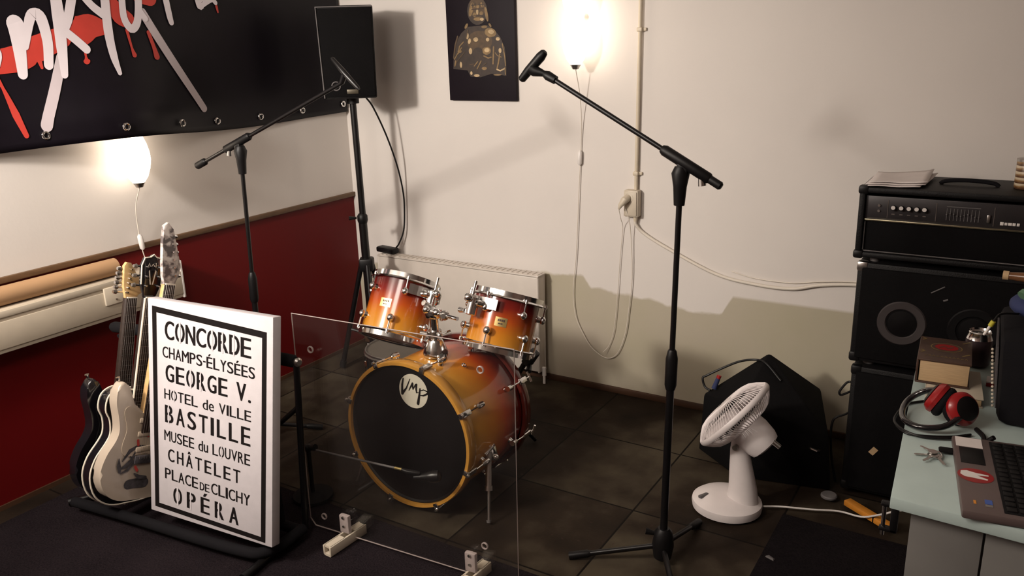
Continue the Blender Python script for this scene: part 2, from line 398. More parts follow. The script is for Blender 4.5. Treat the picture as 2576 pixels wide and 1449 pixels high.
def letter(mb, ch, x0, x1, y0, y1, T, z, bold=0.0):
    vs, fs = glyph(ch)
    ax, bx = min(v[0] for v in vs), max(v[0] for v in vs); ay, by = min(v[1] for v in vs), max(v[1] for v in vs)
    offs = [(0, 0)] if not bold else [(-bold, 0), (bold, 0), (0, 0)]
    for k, (dx, dy) in enumerate(offs):
        q = [mb.v(T @ Vector((x0+(vx-ax)/max(bx-ax, 1e-6)*(x1-x0)+dx, y0+(vy-ay)/max(by-ay, 1e-6)*(y1-y0)+dy, z+k*0.00006))) for vx, vy in vs]
        for f in fs: mb.face([q[i] for i in f])
def text_fit(mb, s, x0, x1, y0, y1, T, z, bold=0.0, gap=0.24):
    W = {'I': 0.30, ' ': 0.5, '.': 0.22, '-': 0.4, 'M': 1.2, 'e': 0.8, 'd': 0.85, 'u': 0.8, 'V': 1.05}
    tot = sum(W.get(c, 1.0) for c in s)+gap*(len(s)-1); u = (x1-x0)/tot; x = x0; h = y1-y0; pos = []
    for c in s:
        wd = W.get(c, 1.0)*u
        if c != ' ':
            a, b = y0, y1
            if c in 'ÉÈÂ': b = y1+0.25*h
            if c == '-': a, b = y0+0.42*h, y0+0.54*h
            if c == '.': b = y0+0.16*h
            if c in 'eu': b = y0+0.72*h
            letter(mb, c, x, x+wd, a, b, T, z, bold)
        pos.append((c, x, x+wd)); x += wd+gap*u
    return pos

# ------------------------------------------------------------------ the room
RX, RY, RZ = 4.7, -5.4, 2.6
struct('floor', MB().box((RX/2, RY/2, -0.05), (RX+0.4, -RY+0.4, 0.1)), M['floor'])
struct('ceiling', MB().box((RX/2, RY/2, RZ+0.05), (RX+0.4, -RY+0.4, 0.1)), M['wall'])
struct('wall_back', MB().box((RX/2, 0.05, RZ/2), (RX+0.2, 0.1, RZ)), M['wallback'])
struct('wall_right', MB().box((RX+0.05, RY/2, RZ/2), (0.1, -RY, RZ)), M['walldark'])
struct('wall_front', MB().box((RX/2, RY-0.05, RZ/2), (RX+0.2, 0.1, RZ)), M['walldark'])
wl = struct('wall_left', MB().box((-0.05, RY/2, (0.895+RZ)/2), (0.1, -RY, RZ-0.895)), M['wall'])
p = part('wall_panel', MB().box((-0.05, RY/2, 0.4475), (0.1, -RY, 0.895)), M['red'], wl, label='dark red lower half of the wall')
struct('trim_1', MB().box((0.008, RY/2, 0.897), (0.016, -RY, 0.024), bev=0.003), M['brownwood'], 'brown rail on top of the red wall panel')
struct('baseboard_left', MB().box((0.004, RY/2, 0.010), (0.008, -RY, 0.020)), M['basewood'])
struct('baseboard_back', MB().box((RX/2, -0.006, 0.016), (RX, 0.012, 0.032), bev=0.003), M['basewood'])
cp = MB().box((1.11, -3.45, 0.006), (1.98, 3.89, 0.012))
single('carpet', cp, M['carpet'], 'dark grey carpet under the sign and the clear screen', 'carpet')
cp = MB().box((3.65, -2.3, 0.008), (1.97, 3.1, 0.016))
single('carpet', cp, M['carpetblack'], 'black carpet to the right of the tiles, in front of the desk', 'carpet')

# ------------------------------------------------------------------ banner on the left wall
bt = thing('banner', 'black vinyl banner with white graffiti lettering and red drips', 'banner', (0.02, -1.0, 1.36))
bm_ = MB(); ny = 150; nz = 36; rows = []
def bulge(y, z): return 0.165*math.exp(-((y+1.40)/0.36)**2)*max(0.0, min(1.0, 1-(z-1.47)/0.5))**1.3
def sheet_x(y, z): return 0.016+0.006*math.sin(y*7+1)*max(0.0, min(1.0, (2.3-z)/0.94))**2+bulge(y, z)
def bz(y): return 1.356+0.11*bulge(y, 1.36)+0.012*math.sin(y*3.1+0.6)-0.012*max(0, (y+0.3))
for i in range(ny+1):
    y = -2.75+(2.75-0.012)*i/ny; row = []
    for j in range(nz+1):
        z = bz(y)+(2.30-bz(y))*j/nz
        row.append(bm_.v((sheet_x(y, z), y, z)))
    rows.append(row)
for i in range(ny):
    for j in range(nz): bm_.face([rows[i][j], rows[i+1][j], rows[i+1][j+1], rows[i][j+1]])
o = part('vinyl_sheet', bm_, M['banner'], bt); md = o.modifiers.new('s', 'SOLIDIFY'); md.thickness = 0.003; md.offset = -1
BT = Matrix(((0, 0, 1, 0), (1, 0, 0, 0), (0, 1, 0, 0), (0, 0, 0, 1)))     # local x -> room y, local y -> room z, local z -> room x
LN = [0]
def print_part(name, mt, strokes, label=None):
    mb = MB()
    for pts, wd in strokes:
        k = 4; N = len(pts); ws = list(wd) if isinstance(wd, (list, tuple)) else [wd]*N
        P = smooth_path([(a, b, 0) for a, b in pts], k); W = []
        for i in range(N-1): W += [ws[i]+(ws[i+1]-ws[i])*q/k for q in range(k)]
        W.append(ws[-1]); LN[0] += 1
        mb.stroke([(q.x, q.y) for q in P], [q*1.12 for q in W], BT, 0.0235+0.00012*LN[0])
    for v in mb.bm.verts:
        b = bulge(v.co.y, v.co.z); v.co.y -= b*(v.co.y+3.56)/3.27; v.co.z += b*(1.72-v.co.z)/3.27; v.co.x += sheet_x(v.co.y, v.co.z)-0.0205
    return part(name, mb, mt, bt, label=label)
for st_ in ([([(-1.90, 1.685), (-1.78, 1.70), (-1.735, 1.712)], [0.07, 0.085, 0.08])], [([(-1.69, 1.735), (-1.585, 1.775)], [0.085, 0.07]), ([(-1.69, 1.70), (-1.683, 1.665)], [0.02, 0.01])],
            [([(-1.545, 1.79), (-1.50, 1.80), (-1.455, 1.815), (-1.40, 1.81)], [0.04, 0.10, 0.085, 0.05]), ([(-1.50, 1.775), (-1.496, 1.70), (-1.495, 1.685)], [0.014, 0.008, 0.026])],
            [([(-1.365, 1.92), (-1.32, 1.86), (-1.29, 1.84)], [0.05, 0.07, 0.06]), ([(-1.30, 1.80), (-1.29, 1.73), (-1.283, 1.70)], [0.012, 0.009, 0.018])],
            [([(-1.20, 1.79), (-1.185, 1.73), (-1.178, 1.69)], [0.015, 0.016, 0.024])], [([(-1.22, 1.94), (-1.17, 1.93)], 0.06)], [([(-1.87, 1.66), (-1.845, 1.60), (-1.815, 1.50), (-1.79, 1.42)], [0.02, 0.010, 0.026, 0.018])],
            [([(-0.826, 1.90), (-0.822, 1.875)], [0.012, 0.008])]):
    print_part('red_drip', M['bred'], st_)
for st_ in (([(-1.60, 1.70), (-1.645, 1.58), (-1.70, 1.45)], [0.036, 0.042, 0.046]), ([(-1.215, 1.87), (-1.10, 1.665), (-0.975, 1.455)], [0.034, 0.034, 0.030])):
    print_part('drumstick_print', M['bgrey'], [st_], 'pale grey drumstick printed under the lettering')
for st_ in ([([(-1.865, 1.77), (-1.845, 1.72), (-1.85, 1.68)], [0.035, 0.035, 0.02])],
            [([(-1.757, 1.826), (-1.755, 1.815), (-1.757, 1.74), (-1.762, 1.645)], [0.056, 0.056, 0.044, 0.034]), ([(-1.735, 1.745), (-1.70, 1.84), (-1.678, 1.862), (-1.655, 1.845), (-1.645, 1.76), (-1.655, 1.675)], [0.026, 0.034, 0.036, 0.04, 0.036, 0.034])],
            [([(-1.582, 1.98), (-1.585, 1.86), (-1.592, 1.74), (-1.596, 1.635)], [0.036, 0.045, 0.04, 0.026]), ([(-1.585, 1.78), (-1.55, 1.84), (-1.512, 1.94)], [0.025, 0.034, 0.034]), ([(-1.572, 1.80), (-1.53, 1.765), (-1.49, 1.728)], [0.03, 0.03, 0.030])],
            [([(-1.49, 1.955), (-1.44, 1.895), (-1.395, 1.86)], [0.026, 0.028, 0.03]), ([(-1.375, 1.965), (-1.385, 1.80), (-1.378, 1.70), (-1.362, 1.63)], [0.034, 0.036, 0.030, 0.016])],
            [([(-1.30, 1.94), (-1.305, 1.85), (-1.28, 1.805), (-1.25, 1.825), (-1.232, 1.88), (-1.222, 1.95)], [0.026, 0.028, 0.030, 0.03, 0.03, 0.03]), ([(-1.232, 1.88), (-1.205, 1.845)], [0.028, 0.022])],
            [([(-1.095, 1.96), (-1.085, 1.86), (-1.08, 1.83)], [0.028, 0.026, 0.022])], [([(-0.925, 1.925), (-0.915, 1.905), (-0.905, 1.91), (-0.85, 1.93), (-0.83, 1.915)], [0.03, 0.04, 0.03, 0.022, 0.018])]):
    print_part('white_letter', M['bwhite'], st_)
for y in (-1.756, -1.480, -1.185, -0.930, -0.644, -0.358, -0.048, -2.05, -2.35):
    part('grommet', MB().torus(0.0125, 0.0045, Matrix.Translation((0.026+bulge(y, bz(y)+0.045), y, bz(y)+0.045)) @ Matrix.Rotation(PI/2, 4, 'Y'), 20, 8), M['chrome'], bt)

# ------------------------------------------------------------------ wall lamps
def wall_lamp(name, label, wallpt, nrm, zb, cordpts, sw, plug=None):
    nrm = Vector(nrm); base = Vector(wallpt)+nrm*0.10
    t = thing(name, label, 'lamp', (base.x, base.y, zb), None, 'wall lamps')
    pr = [(0.012, 0.0), (0.025, 0.004), (0.040, 0.025), (0.053, 0.06), (0.060, 0.095), (0.059, 0.125), (0.052, 0.16), (0.042, 0.188), (0.039, 0.203), (0.044, 0.225), (0.053, 0.26), (0.060, 0.30)]
    part('lamp_shade', MB().lathe(pr, Matrix.Translation((base.x, base.y, zb)), 48), M['glow'], t, label='lit opal glass shade')
    part('base_cap', MB().lathe([(0.003, -0.020), (0.014, -0.018), (0.020, -0.006), (0.026, 0.002), (0.024, 0.003)], Matrix.Translation((base.x, base.y, zb)), 24, cap0=True), M['steel'], t)
    b0 = Vector(wallpt)
    part('wall_bracket', MB().tube([(b0.x, b0.y, zb+0.205), (base.x-nrm.x*0.05, base.y-nrm.y*0.05, zb+0.205), (base.x-nrm.x*0.03, base.y-nrm.y*0.03, zb+0.205)], [0.016, 0.014, 0.010], 16), M['white'], t)
    cd = part('cord', MB().tube(smooth_path(cordpts), 0.0022, 8), M['cord'], t)
    s0, s1 = sw
    part('cord_switch', MB().tube([s0, Vector(s0).lerp(Vector(s1), 0.12), Vector(s0).lerp(Vector(s1), 0.5), Vector(s0).lerp(Vector(s1), 0.88), s1], [0.005, 0.011, 0.012, 0.011, 0.005], 10), M['white'], cd)
    return t
wall_lamp('wall_lamp', 'lit white glass wall lamp hanging just below the black banner', (0, -1.408, 0), (1, 0, 0), 1.185,
          [(0.10, -1.408, 1.168), (0.05, -1.406, 1.08), (0.03, -1.399, 0.98), (0.03, -1.396, 0.90), (0.03, -1.385, 0.84), (0.05, -1.37, 0.815)], ((0.03, -1.3975, 0.955), (0.03, -1.392, 0.885)))
wall_lamp('wall_lamp', 'lit white glass wall lamp on the back wall beside the conduit', (1.485, 0, 0), (0, -1, 0), 1.598,
          [(1.485, -0.10, 1.58), (1.480, -0.05, 1.46), (1.468, -0.012, 1.30), (1.452, -0.012, 1.0), (1.436, -0.012, 0.70), (1.422, -0.012, 0.56), (1.419, -0.012, 0.467), (1.432, -0.012, 0.37), (1.470, -0.012, 0.29), (1.522, -0.012, 0.22), (1.60, -0.012, 0.18), (1.66, -0.012, 0.215), (1.70, -0.012, 0.32), (1.716, -0.012, 0.43), (1.733, -0.012, 0.61), (1.729, -0.02, 0.80), (1.727, -0.04, 0.90), (1.712, -0.06, 0.965)], ((1.461, -0.014, 1.205), (1.458, -0.014, 1.135)))

# ------------------------------------------------------------------ conduit, socket and cables on the back wall
ct = thing('conduit_pipe', 'cream conduit pipe running down the back wall to a socket', 'pipe', (1.752, -0.015, 1.05))
part('pipe', MB().tube([(1.765, -0.014, 2.55), (1.757, -0.014, 1.74), (1.748, -0.014, 1.035)], 0.0085, 12), M['pipe'], ct)
for x, z in ((1.757, 1.742), (1.7475, 1.112), (1.763, 2.35)):
    part('pipe_clip', MB().box((x, -0.013, z), (0.026, 0.026, 0.018), bev=0.004).box((x+0.018, -0.006, z), (0.02, 0.012, 0.014), bev=0.003), M['pipe'], ct)
st = thing('wall_socket', 'cream double socket box at the foot of the conduit', 'socket', (1.738, 0, 0.97))
part('socket_box', MB().box((1.735, -0.022, 0.975), (0.072, 0.044, 0.125), bev=0.007), M['cream'], st)
part('cover_plate', MB().box((1.735, -0.046, 0.975), (0.060, 0.006, 0.112), bev=0.003), M['cream'], st)
part('socket_hole', MB().lathe([(0.021, 0), (0.019, -0.008), (0.0, -0.008)], zframe((1.728, -0.050, 1.003), (0, -1, 0)), 24), M['creamdark'], st)
part('end_gland', MB().tube([(1.750, -0.02, 0.915), (1.750, -0.02, 0.890)], [0.011, 0.008], 12), M['pipe'], st)
pl = MB().tube([(1.722, -0.046, 1.002), (1.716, -0.072, 0.995), (1.702, -0.085, 0.972), (1.695, -0.085, 0.955)], [0.018, 0.018, 0.011, 0.005], 14)
pt = thing('power_plug', 'cream plug in the wall socket with a thin cord hanging down the back wall', 'plug', (1.722, -0.048, 1.0))
part('plug_body', pl, M['cream'], pt)
part('cord', MB().tube(smooth_path([(1.695, -0.085, 0.955), (1.690, -0.05, 0.90), (1.683, -0.014, 0.85), (1.670, -0.012, 0.70), (1.657, -0.012, 0.50), (1.641, -0.012, 0.334), (1.615, -0.012, 0.25), (1.59, -0.03, 0.215)]), 0.0018, 8), M['cord'], pt)
single('wall_cable', MB().tube(smooth_path([(1.750, -0.02, 0.895), (1.752, -0.02, 0.875), (1.79, -0.012, 0.835), (1.908, -0.012, 0.775), (2.137, -0.012, 0.681), (2.317, -0.012, 0.655), (2.471, -0.012, 0.655), (2.584, -0.012, 0.685), (2.72, -0.012, 0.705), (2.9, -0.012, 0.71)]), 0.0075, 10), M['cord'], 'thick cream cable sagging along the back wall from the socket to the amplifiers', 'cable')
single('wall_cable', MB().tube(smooth_path([(2.21, -0.008, 0.700), (2.317, -0.008, 0.681), (2.471, -0.008, 0.680), (2.584, -0.008, 0.700), (2.72, -0.008, 0.716), (2.9, -0.008, 0.72)]), 0.0025, 8), M['cord'], 'thin cream cable just above the thick sagging one, ending behind the amplifiers', 'cable')

# ------------------------------------------------------------------ poster
po = thing('canvas_picture', 'dark canvas picture of a golden seated statue on the back wall', 'picture', (0.93, 0, 1.43))
part('canvas', MB().box((0.926, -0.012, 1.79), (0.395, 0.024, 0.722), bev=0.003), pm('dark_canvas_print', (0.008, 0.0045, 0.008), 0.6, var=0.1, spec=0.2), po)
PT = frame((0.7285, -0.0255, 1.429), (1, 0, 0), (0, 0, 1))
def prm(px, py): return ((px-20)/945*0.395, (1395-py)/1395*0.4705)       # picture details measured on the print
G = [pm('print_gold_%d' % k, c, 0.5, var=0.25, scale=50) for k, c in enumerate([(0.030, 0.017, 0.011), (0.070, 0.040, 0.017), (0.20, 0.125, 0.05), (0.46, 0.33, 0.18)])]
fig = MB(); lay = [0]
def blob(cx, cy, rx, ry, tone, rot=0.0, n=22):
    lay[0] += 1; fig.mi = tone; ps = []
    for k in range(n):
        a = 2*PI*k/n; x = rx*math.cos(a); y = ry*math.sin(a)
        ps.append(prm(cx+x*math.cos(rot)-y*math.sin(rot), cy+x*math.sin(rot)+y*math.cos(rot)))
    fig.flat(ps, PT, 0.00003*lay[0])
def line(pts, wd, tone):
    lay[0] += 1; fig.mi = tone; fig.stroke([prm(*q) for q in pts], wd*0.000418, PT, 0.00003*lay[0], 5)
fig.mi = 0; fig.flat([prm(*q) for q in [(330, 350), (230, 440), (150, 560), (110, 720), (95, 940), (300, 960), (340, 1050), (480, 1060), (640, 1010), (840, 1040), (845, 860), (830, 650), (770, 500), (690, 400), (600, 340)]], PT, 0.00001)
blob(470, 140, 140, 190, 0); blob(470, 90, 112, 150, 1); blob(480, 620, 170, 180, 0); blob(485, 560, 175, 150, 1)
for a in ((385, 120, 28, 95, 2, 0.25), (595, 190, 20, 100, 2, -0.15), (470, 75, 40, 26, 2), (430, 190, 26, 30, 2), (525, 175, 24, 28, 2), (475, 250, 60, 24, 2), (530, 255, 26, 22, 3), (470, 150, 16, 42, 3), (400, 60, 22, 40, 2, 0.3), (540, 60, 20, 38, 2, -0.3)): blob(*a)
for x in (405, 450, 500, 545): line([(x, 30), (x+6, 110)], 9, 0); 
for y in (60, 118, 205): line([(395, y), (560, y-4)], 9, 0)
for a in ((640, 440, 80, 62, 2, 0.3), (650, 430, 40, 30, 3, 0.3), (320, 480, 18, 45, 3, 0.1), (345, 550, 20, 38, 3, 0.2), (435, 530, 34, 30, 3), (600, 535, 24, 26, 3), (355, 690, 24, 44, 3), (580, 690, 60, 55, 2), (585, 680, 36, 30, 3), (565, 610, 50, 30, 1), (740, 530, 28, 24, 3), (765, 690, 20, 34, 3), (560, 360, 40, 20, 2), (310, 340, 18, 40, 2, 0.5), (640, 340, 14, 30, 2, -0.5), (200, 690, 30, 22, 2), (210, 880, 16, 44, 3), (130, 860, 10, 50, 2, 0.2), (355, 1000, 16, 26, 3), (430, 1035, 40, 20, 3), (540, 935, 36, 22, 2), (720, 1025, 56, 12, 2)): blob(*a)
blob(460, 700, 66, 60, 0); blob(470, 770, 90, 34, 0)
for pts, wd, tn in (([(180, 480), (140, 600), (110, 780)], 20, 1), ([(260, 560), (200, 620), (180, 720)], 14, 2), ([(230, 640), (170, 720), (120, 800)], 12, 2), ([(270, 700), (200, 780), (150, 840)], 12, 1), ([(540, 760), (600, 790), (640, 780)], 16, 2),
                    ([(680, 640), (672, 760), (664, 870)], 20, 2), ([(760, 740), (740, 850), (715, 950)], 18, 2), ([(800, 600), (825, 760), (835, 900)], 14, 2), ([(715, 950), (760, 970), (820, 940)], 16, 3), ([(825, 930), (830, 1020)], 14, 2),
                    ([(400, 900), (450, 840)], 12, 2), ([(440, 940), (500, 830)], 14, 2), ([(340, 880), (400, 870)], 10, 1), ([(520, 900), (570, 860)], 10, 1), ([(700, 720), (730, 760), (780, 780)], 12, 2), ([(330, 400), (300, 500)], 14, 1)): line(pts, wd, tn)
part('print', fig, G, po)

# ------------------------------------------------------------------ radiator
rt = thing('radiator', 'white flat panel radiator on the back wall behind the toms', 'radiator', (0.75, -0.06, 0.06))
part('front_panel', MB().box((0.752, -0.096, 0.325), (1.035, 0.016, 0.505), bev=0.006), M['radiator'], rt)
part('back_panel', MB().box((0.752, -0.040, 0.325), (1.035, 0.014, 0.505), bev=0.006), M['radiator'], rt)
tg = MB(); tg.box((0.752, -0.068, 0.583), (1.04, 0.078, 0.008), bev=0.003)
for k in range(34): tg.box((0.25+k*0.0304, -0.068, 0.588), (0.016, 0.05, 0.003))
part('top_grille', tg, M['radiator'], rt)
for x in (0.238, 1.262): part('side_panel', MB().box((x, -0.068, 0.325), (0.010, 0.074, 0.515), bev=0.003), M['radiator'], rt)
part('valve', MB().tube([(1.275, -0.07, 0.09), (1.275, -0.07, 0.045)], 0.011, 14).tube([(1.24, -0.07, 0.085), (1.285, -0.07, 0.085)], 0.008, 12).tube([(1.275, -0.07, 0.05), (1.275, -0.07, 0.001)], 0.007, 12), M['white'], rt)
part('wall_bracket', MB().box((0.5, -0.019, 0.35), (0.03, 0.034, 0.3)), M['radiator'], rt)
pb = thing('power_brick', 'black power brick lying on the left end of the radiator', 'power brick', (0.27, -0.05, 0.59))
part('case', MB().box((0.268, -0.052, 0.606), (0.135, 0.055, 0.032), Matrix.Rotation(-0.12, 3, 'Z'), bev=0.010), M['black'], pb)

# ------------------------------------------------------------------ trunking, sockets and tube on the left wall
tt = thing('cable_trunking', 'long cream cable trunking along the red part of the left wall', 'trunking', (0.05, -2.0, 0.645))
part('duct', MB().box((0.048, -2.35, 0.728), (0.096, 2.16, 0.165), bev=0.004), M['cream'], tt)
part('lid', MB().box((0.098, -2.35, 0.715), (0.008, 2.155, 0.105), bev=0.003), M['cream'], tt)
part('top_ledge', MB().box((0.099, -2.35, 0.795), (0.010, 2.155, 0.026), bev=0.003), M['cream'], tt)
part('end_cap', MB().box((0.049, -1.267, 0.729), (0.106, 0.012, 0.172), bev=0.003), M['white'], tt)
sp = thing('wall_socket', 'cream two-gang socket in the trunking next to the natural wood headstock', 'socket', (0.104, -1.57, 0.75))
part('frame_plate', MB().box((0.105, -1.577, 0.748), (0.012, 0.145, 0.075), bev=0.004), M['cream'], sp)
for y in (-1.603, -1.549):
    q = part('socket_well', MB().lathe([(0.024, 0.002), (0.021, 0.0), (0.019, -0.006), (0.0, -0.006)], zframe((0.113, y, 0.750), (1, 0, 0)), 28), M['creamdark'], sp)
    [part('earth_clip', MB().box((0.112, y, z), (0.006, 0.006, 0.006)), M['steel'], q) for z in (0.769, 0.731)]
ctb = thing('cardboard_tube', 'brown cardboard tube lying on top of the trunking', 'cardboard tube', (0.052, -2.0, 0.815))
def ring_tube(a, b, ro, ri, n=36):
    mb = MB(); T = zframe(a, Vector(b)-Vector(a)); L = (Vector(b)-Vector(a)).length
    mb.lathe([(ro, 0), (ro, L), (ri, L), (ri, 0), (ro, 0)], T, n); return mb
part('tube_wall', ring_tube((0.050, -2.75, 0.851), (0.050, -1.545, 0.850), 0.036, 0.032), M['cardboard'], ctb)

# ------------------------------------------------------------------ helpers for hardware
def rodpart(name, pts, r, mt, parent, n=12, **k): return part(name, MB().tube(pts, r, n), M[mt] if isinstance(mt, str) else mt, parent, **k)

# ------------------------------------------------------------------ loudspeaker on its tripod, in the corner
sb = thing('speaker_stand', 'black tripod speaker stand in the corner behind the drums', 'speaker stand', (0.36, -0.33, 0))
rodpart('upper_pole', [(0.3500, -0.33, 1.432), (0.356, -0.33, 0.84)], 0.0165, 'blackmetal', sb)
part('collar', MB().tube([(0.3515, -0.33, 0.872), (0.3516, -0.33, 0.86), (0.3525, -0.33, 0.835), (0.353, -0.33, 0.82)], [0.018, 0.027, 0.027, 0.022], 16).tube([(0.33, -0.35, 0.85), (0.30, -0.375, 0.85)], [0.006, 0.011], 10), M['black'], sb)
rodpart('lower_pole', [(0.352, -0.33, 0.84), (0.36, -0.33, 0.12)], 0.022, 'blackmetal', sb)
part('leg_hub', MB().box((0.356, -0.33, 0.60), (0.075, 0.075, 0.07), Matrix.Rotation(0.6, 3, 'Z'), bev=0.012), M['black'], sb)
part('lower_hub', MB().box((0.36, -0.33, 0.20), (0.05, 0.05, 0.04), bev=0.008), M['black'], sb)
for a in (-2.75, -0.8, 1.3):
    e = Vector((0.36+0.19*math.cos(a), -0.33+0.19*math.sin(a)*(0.8 if a > 0 else 1), 0.012)); h = Vector((0.357+0.03*math.cos(a), -0.33+0.03*math.sin(a), 0.60))
    l = rodpart('leg', [h, e], 0.0135, 'blackmetal', sb)
    part('rubber_foot', MB().tube([e-(e-h)*0.06, e], 0.018, 12), M['black'], l)
    rodpart('brace', [Vector((0.36, -0.33, 0.20)), h.lerp(e, 0.62)], 0.008, 'blackmetal', sb, 8)
sk = thing('loudspeaker', 'black loudspeaker cabinet on the tripod stand in the corner', 'speaker', (0.352, -0.33, 1.462), Matrix.Rotation(0.66, 3, 'Z'))
part('cabinet', MB().hexa([(-0.128, -0.11, 0.0), (0.128, -0.11, 0.0), (0.085, 0.12, 0.0), (-0.085, 0.12, 0.0)], [(-0.136, -0.11, 0.432), (0.136, -0.11, 0.432), (0.090, 0.12, 0.432), (-0.090, 0.12, 0.432)], bev=0.008), M['tolex'], sk, world=False)
part('front_grille', MB().hexa([(-0.119, -0.117, 0.010), (0.119, -0.117, 0.010), (0.119, -0.109, 0.010), (-0.119, -0.109, 0.010)], [(-0.126, -0.117, 0.420), (0.126, -0.117, 0.420), (0.126, -0.109, 0.420), (-0.126, -0.109, 0.420)], bev=0.003), M['grille'], sk, world=False)
part('edge_trim', MB().tube([(-0.124, -0.116, 0.006), (-0.132, -0.116, 0.426), (0.132, -0.116, 0.426)], 0.0035, 8), M['greyrubber'], sk, world=False, label='dull grey trim along the top and left edges')
part('pole_mount', MB().tube([(0, 0, -0.03), (0, 0, 0.006)], 0.03, 16), M['black'], sk, world=False)
part('badge', MB().box((0.012, -0.119, 0.034), (0.055, 0.006, 0.022), bev=0.002), pm('dull_brass_badge', (0.10, 0.085, 0.06), 0.4, 0.5), sk, world=False)
part('port_ring', MB().torus(0.020, 0.003, zframe((-0.065, -0.119, 0.062), (0, -1, 0)), 24, 8), M['greyrubber'], sk, world=False)
single('speaker_cable', MB().tube(smooth_path([(0.36, -0.24, 1.455), (0.37, -0.20, 1.40), (0.385, -0.13, 1.25), (0.395, -0.07, 1.08), (0.39, -0.03, 0.93), (0.385, -0.025, 0.82), (0.375, -0.03, 0.72), (0.35, -0.045, 0.65), (0.33, -0.05, 0.624)]), 0.0045, 8), M['black'], 'thin black cable drooping from the corner loudspeaker to the power brick', 'cable')

# ------------------------------------------------------------------ boom microphone stands
def boom_stand(label, base, top, clutch_z, tip, tail, legs, clip_dir, hub_z=0.10):
    t = thing('microphone_stand', label, 'microphone stand', (base[0], base[1], 0), None, 'boom microphone stands')
    B = Vector(base); Tp = Vector(top); up = (Tp-B).normalized()
    cz = B.lerp(Tp, (clutch_z-B.z)/(Tp.z-B.z))
    rodpart('lower_tube', [B+up*0.05, cz], 0.0125, 'blackmetal', t)
    rodpart('upper_tube', [cz, Tp-up*0.05], 0.0088, 'blackmetal', t)
    part('height_clutch', MB().tube([cz-up*0.075, cz-up*0.06, cz+up*0.03, cz+up*0.055, cz+up*0.06], [0.015, 0.019, 0.019, 0.014, 0.011], 16), M['black'], t)
    part('base_hub', MB().tube([B+up*(hub_z+0.035), B+up*(hub_z+0.02), B+up*(hub_z-0.03), B+up*(hub_z-0.075), B+up*(hub_z-0.085)], [0.019, 0.030, 0.037, 0.030, 0.018], 18).tube([B+up*(hub_z+0.012)+Vector((-0.025, -0.01, 0)), B+up*(hub_z+0.012)+Vector((-0.055, -0.02, 0.006))], [0.006, 0.012], 10), M['black'], t)
    for L in legs:
        L = Vector(L); d = (L-B); d.z = 0; d.normalize(); h = B+Vector((0, 0, hub_z-0.035))+d*0.025
        lg = rodpart('leg', [h, L+Vector((0, 0, 0.012))], 0.0095, 'blackmetal', t)
        q = (L+Vector((0, 0, 0.012))); part('rubber_foot', MB().tube([q-(q-h).normalized()*0.07, q-(q-h).normalized()*0.06, q+(q-h).normalized()*0.004], [0.010, 0.0135, 0.0135], 14), M['black'], lg)
    tip = Vector(tip); tail = Vector(tail); bd = (tip-tail).normalized(); piv = Tp+up*0.012
    c = tail+bd*((piv-tail).dot(bd)); side = (c-piv)
    part('swivel', MB().tube([Tp-up*0.085, Tp-up*0.08, Tp-up*0.03, Tp+up*0.01, Tp+up*0.03], [0.016, 0.0165, 0.020, 0.027, 0.018], 18).ball(Tp+up*0.005, 0.026, (1, 0.7, 1)), M['black'], t)
    part('boom_clamp', MB().tube([c-bd*0.085, c-bd*0.08, c+bd*0.075, c+bd*0.085], [0.013, 0.0165, 0.0165, 0.012], 16).box((c-bd*0.0+piv)/2, (0.034, 0.028, 0.05), bev=0.006), M['black'], t)
    part('wing_bolt', MB().tube([c-bd*0.055-up*0.005, c-bd*0.06-up*0.032], [0.009, 0.012], 12), M['steel'], t)
    bm = rodpart('boom', [tail, tip], 0.0078, 'blackmetal', t)
    part('counterweight', MB().tube([tail-bd*0.005, tail, tail+bd*0.055, tail+bd*0.065], [0.008, 0.0155 if clip_dir is None else 0.0125, 0.0155 if clip_dir is None else 0.0125, 0.009], 14), M['black'], t)
    return t, bd, bm
t, bd, bm = boom_stand('black boom microphone stand standing alone on the tiles in front of the fan', (2.382, -1.224, 0.0), (2.408, -1.224, 1.318), 0.715, (1.968, -1.224, 1.607), (2.528, -1.224, 1.298), [(2.100, -1.355, 0), (2.412, -0.946, 0), (2.53, -1.46, 0)], True)
e = Vector((1.968, -1.224, 1.607))
part('end_nut', MB().tube([e+Vector((0.028, 0, -0.014)), e, e-Vector((0.012, 0, -0.006))], [0.013, 0.015, 0.010], 14), M['black'], t)
cl = part('microphone_clip', MB().tube([(1.872, -1.224, 1.592), (1.875, -1.224, 1.596), (1.900, -1.224, 1.622), (1.945, -1.224, 1.664), (1.957, -1.224, 1.676), (1.960, -1.224, 1.679)], [0.008, 0.0125, 0.0145, 0.0155, 0.012, 0.008], 16).tube([(1.912, -1.224, 1.628), (1.925, -1.224, 1.620), (1.958, -1.224, 1.612)], [0.020, 0.017, 0.009], 14), M['black'], t)
t, bd, bm = boom_stand('black boom microphone stand behind the white sign, its arm reaching to the loudspeaker', (0.452, -1.2, 0.0), (0.503, -1.2, 1.30), 0.73, (1.094, -1.2, 1.584), (0.222, -1.2, 1.234), [(0.62, -1.02, 0), (0.30, -1.05, 0), (0.46, -1.46, 0)], None)
part('microphone_clip', MB().tube([(1.052, -1.2, 1.672), (1.056, -1.2, 1.668), (1.110, -1.2, 1.616), (1.166, -1.2, 1.566), (1.172, -1.2, 1.560)], [0.005, 0.008, 0.011, 0.008, 0.005], 14).tube([(1.09, -1.2, 1.582), (1.108, -1.2, 1.612)], [0.010, 0.012], 12), M['blackmetal'], t)

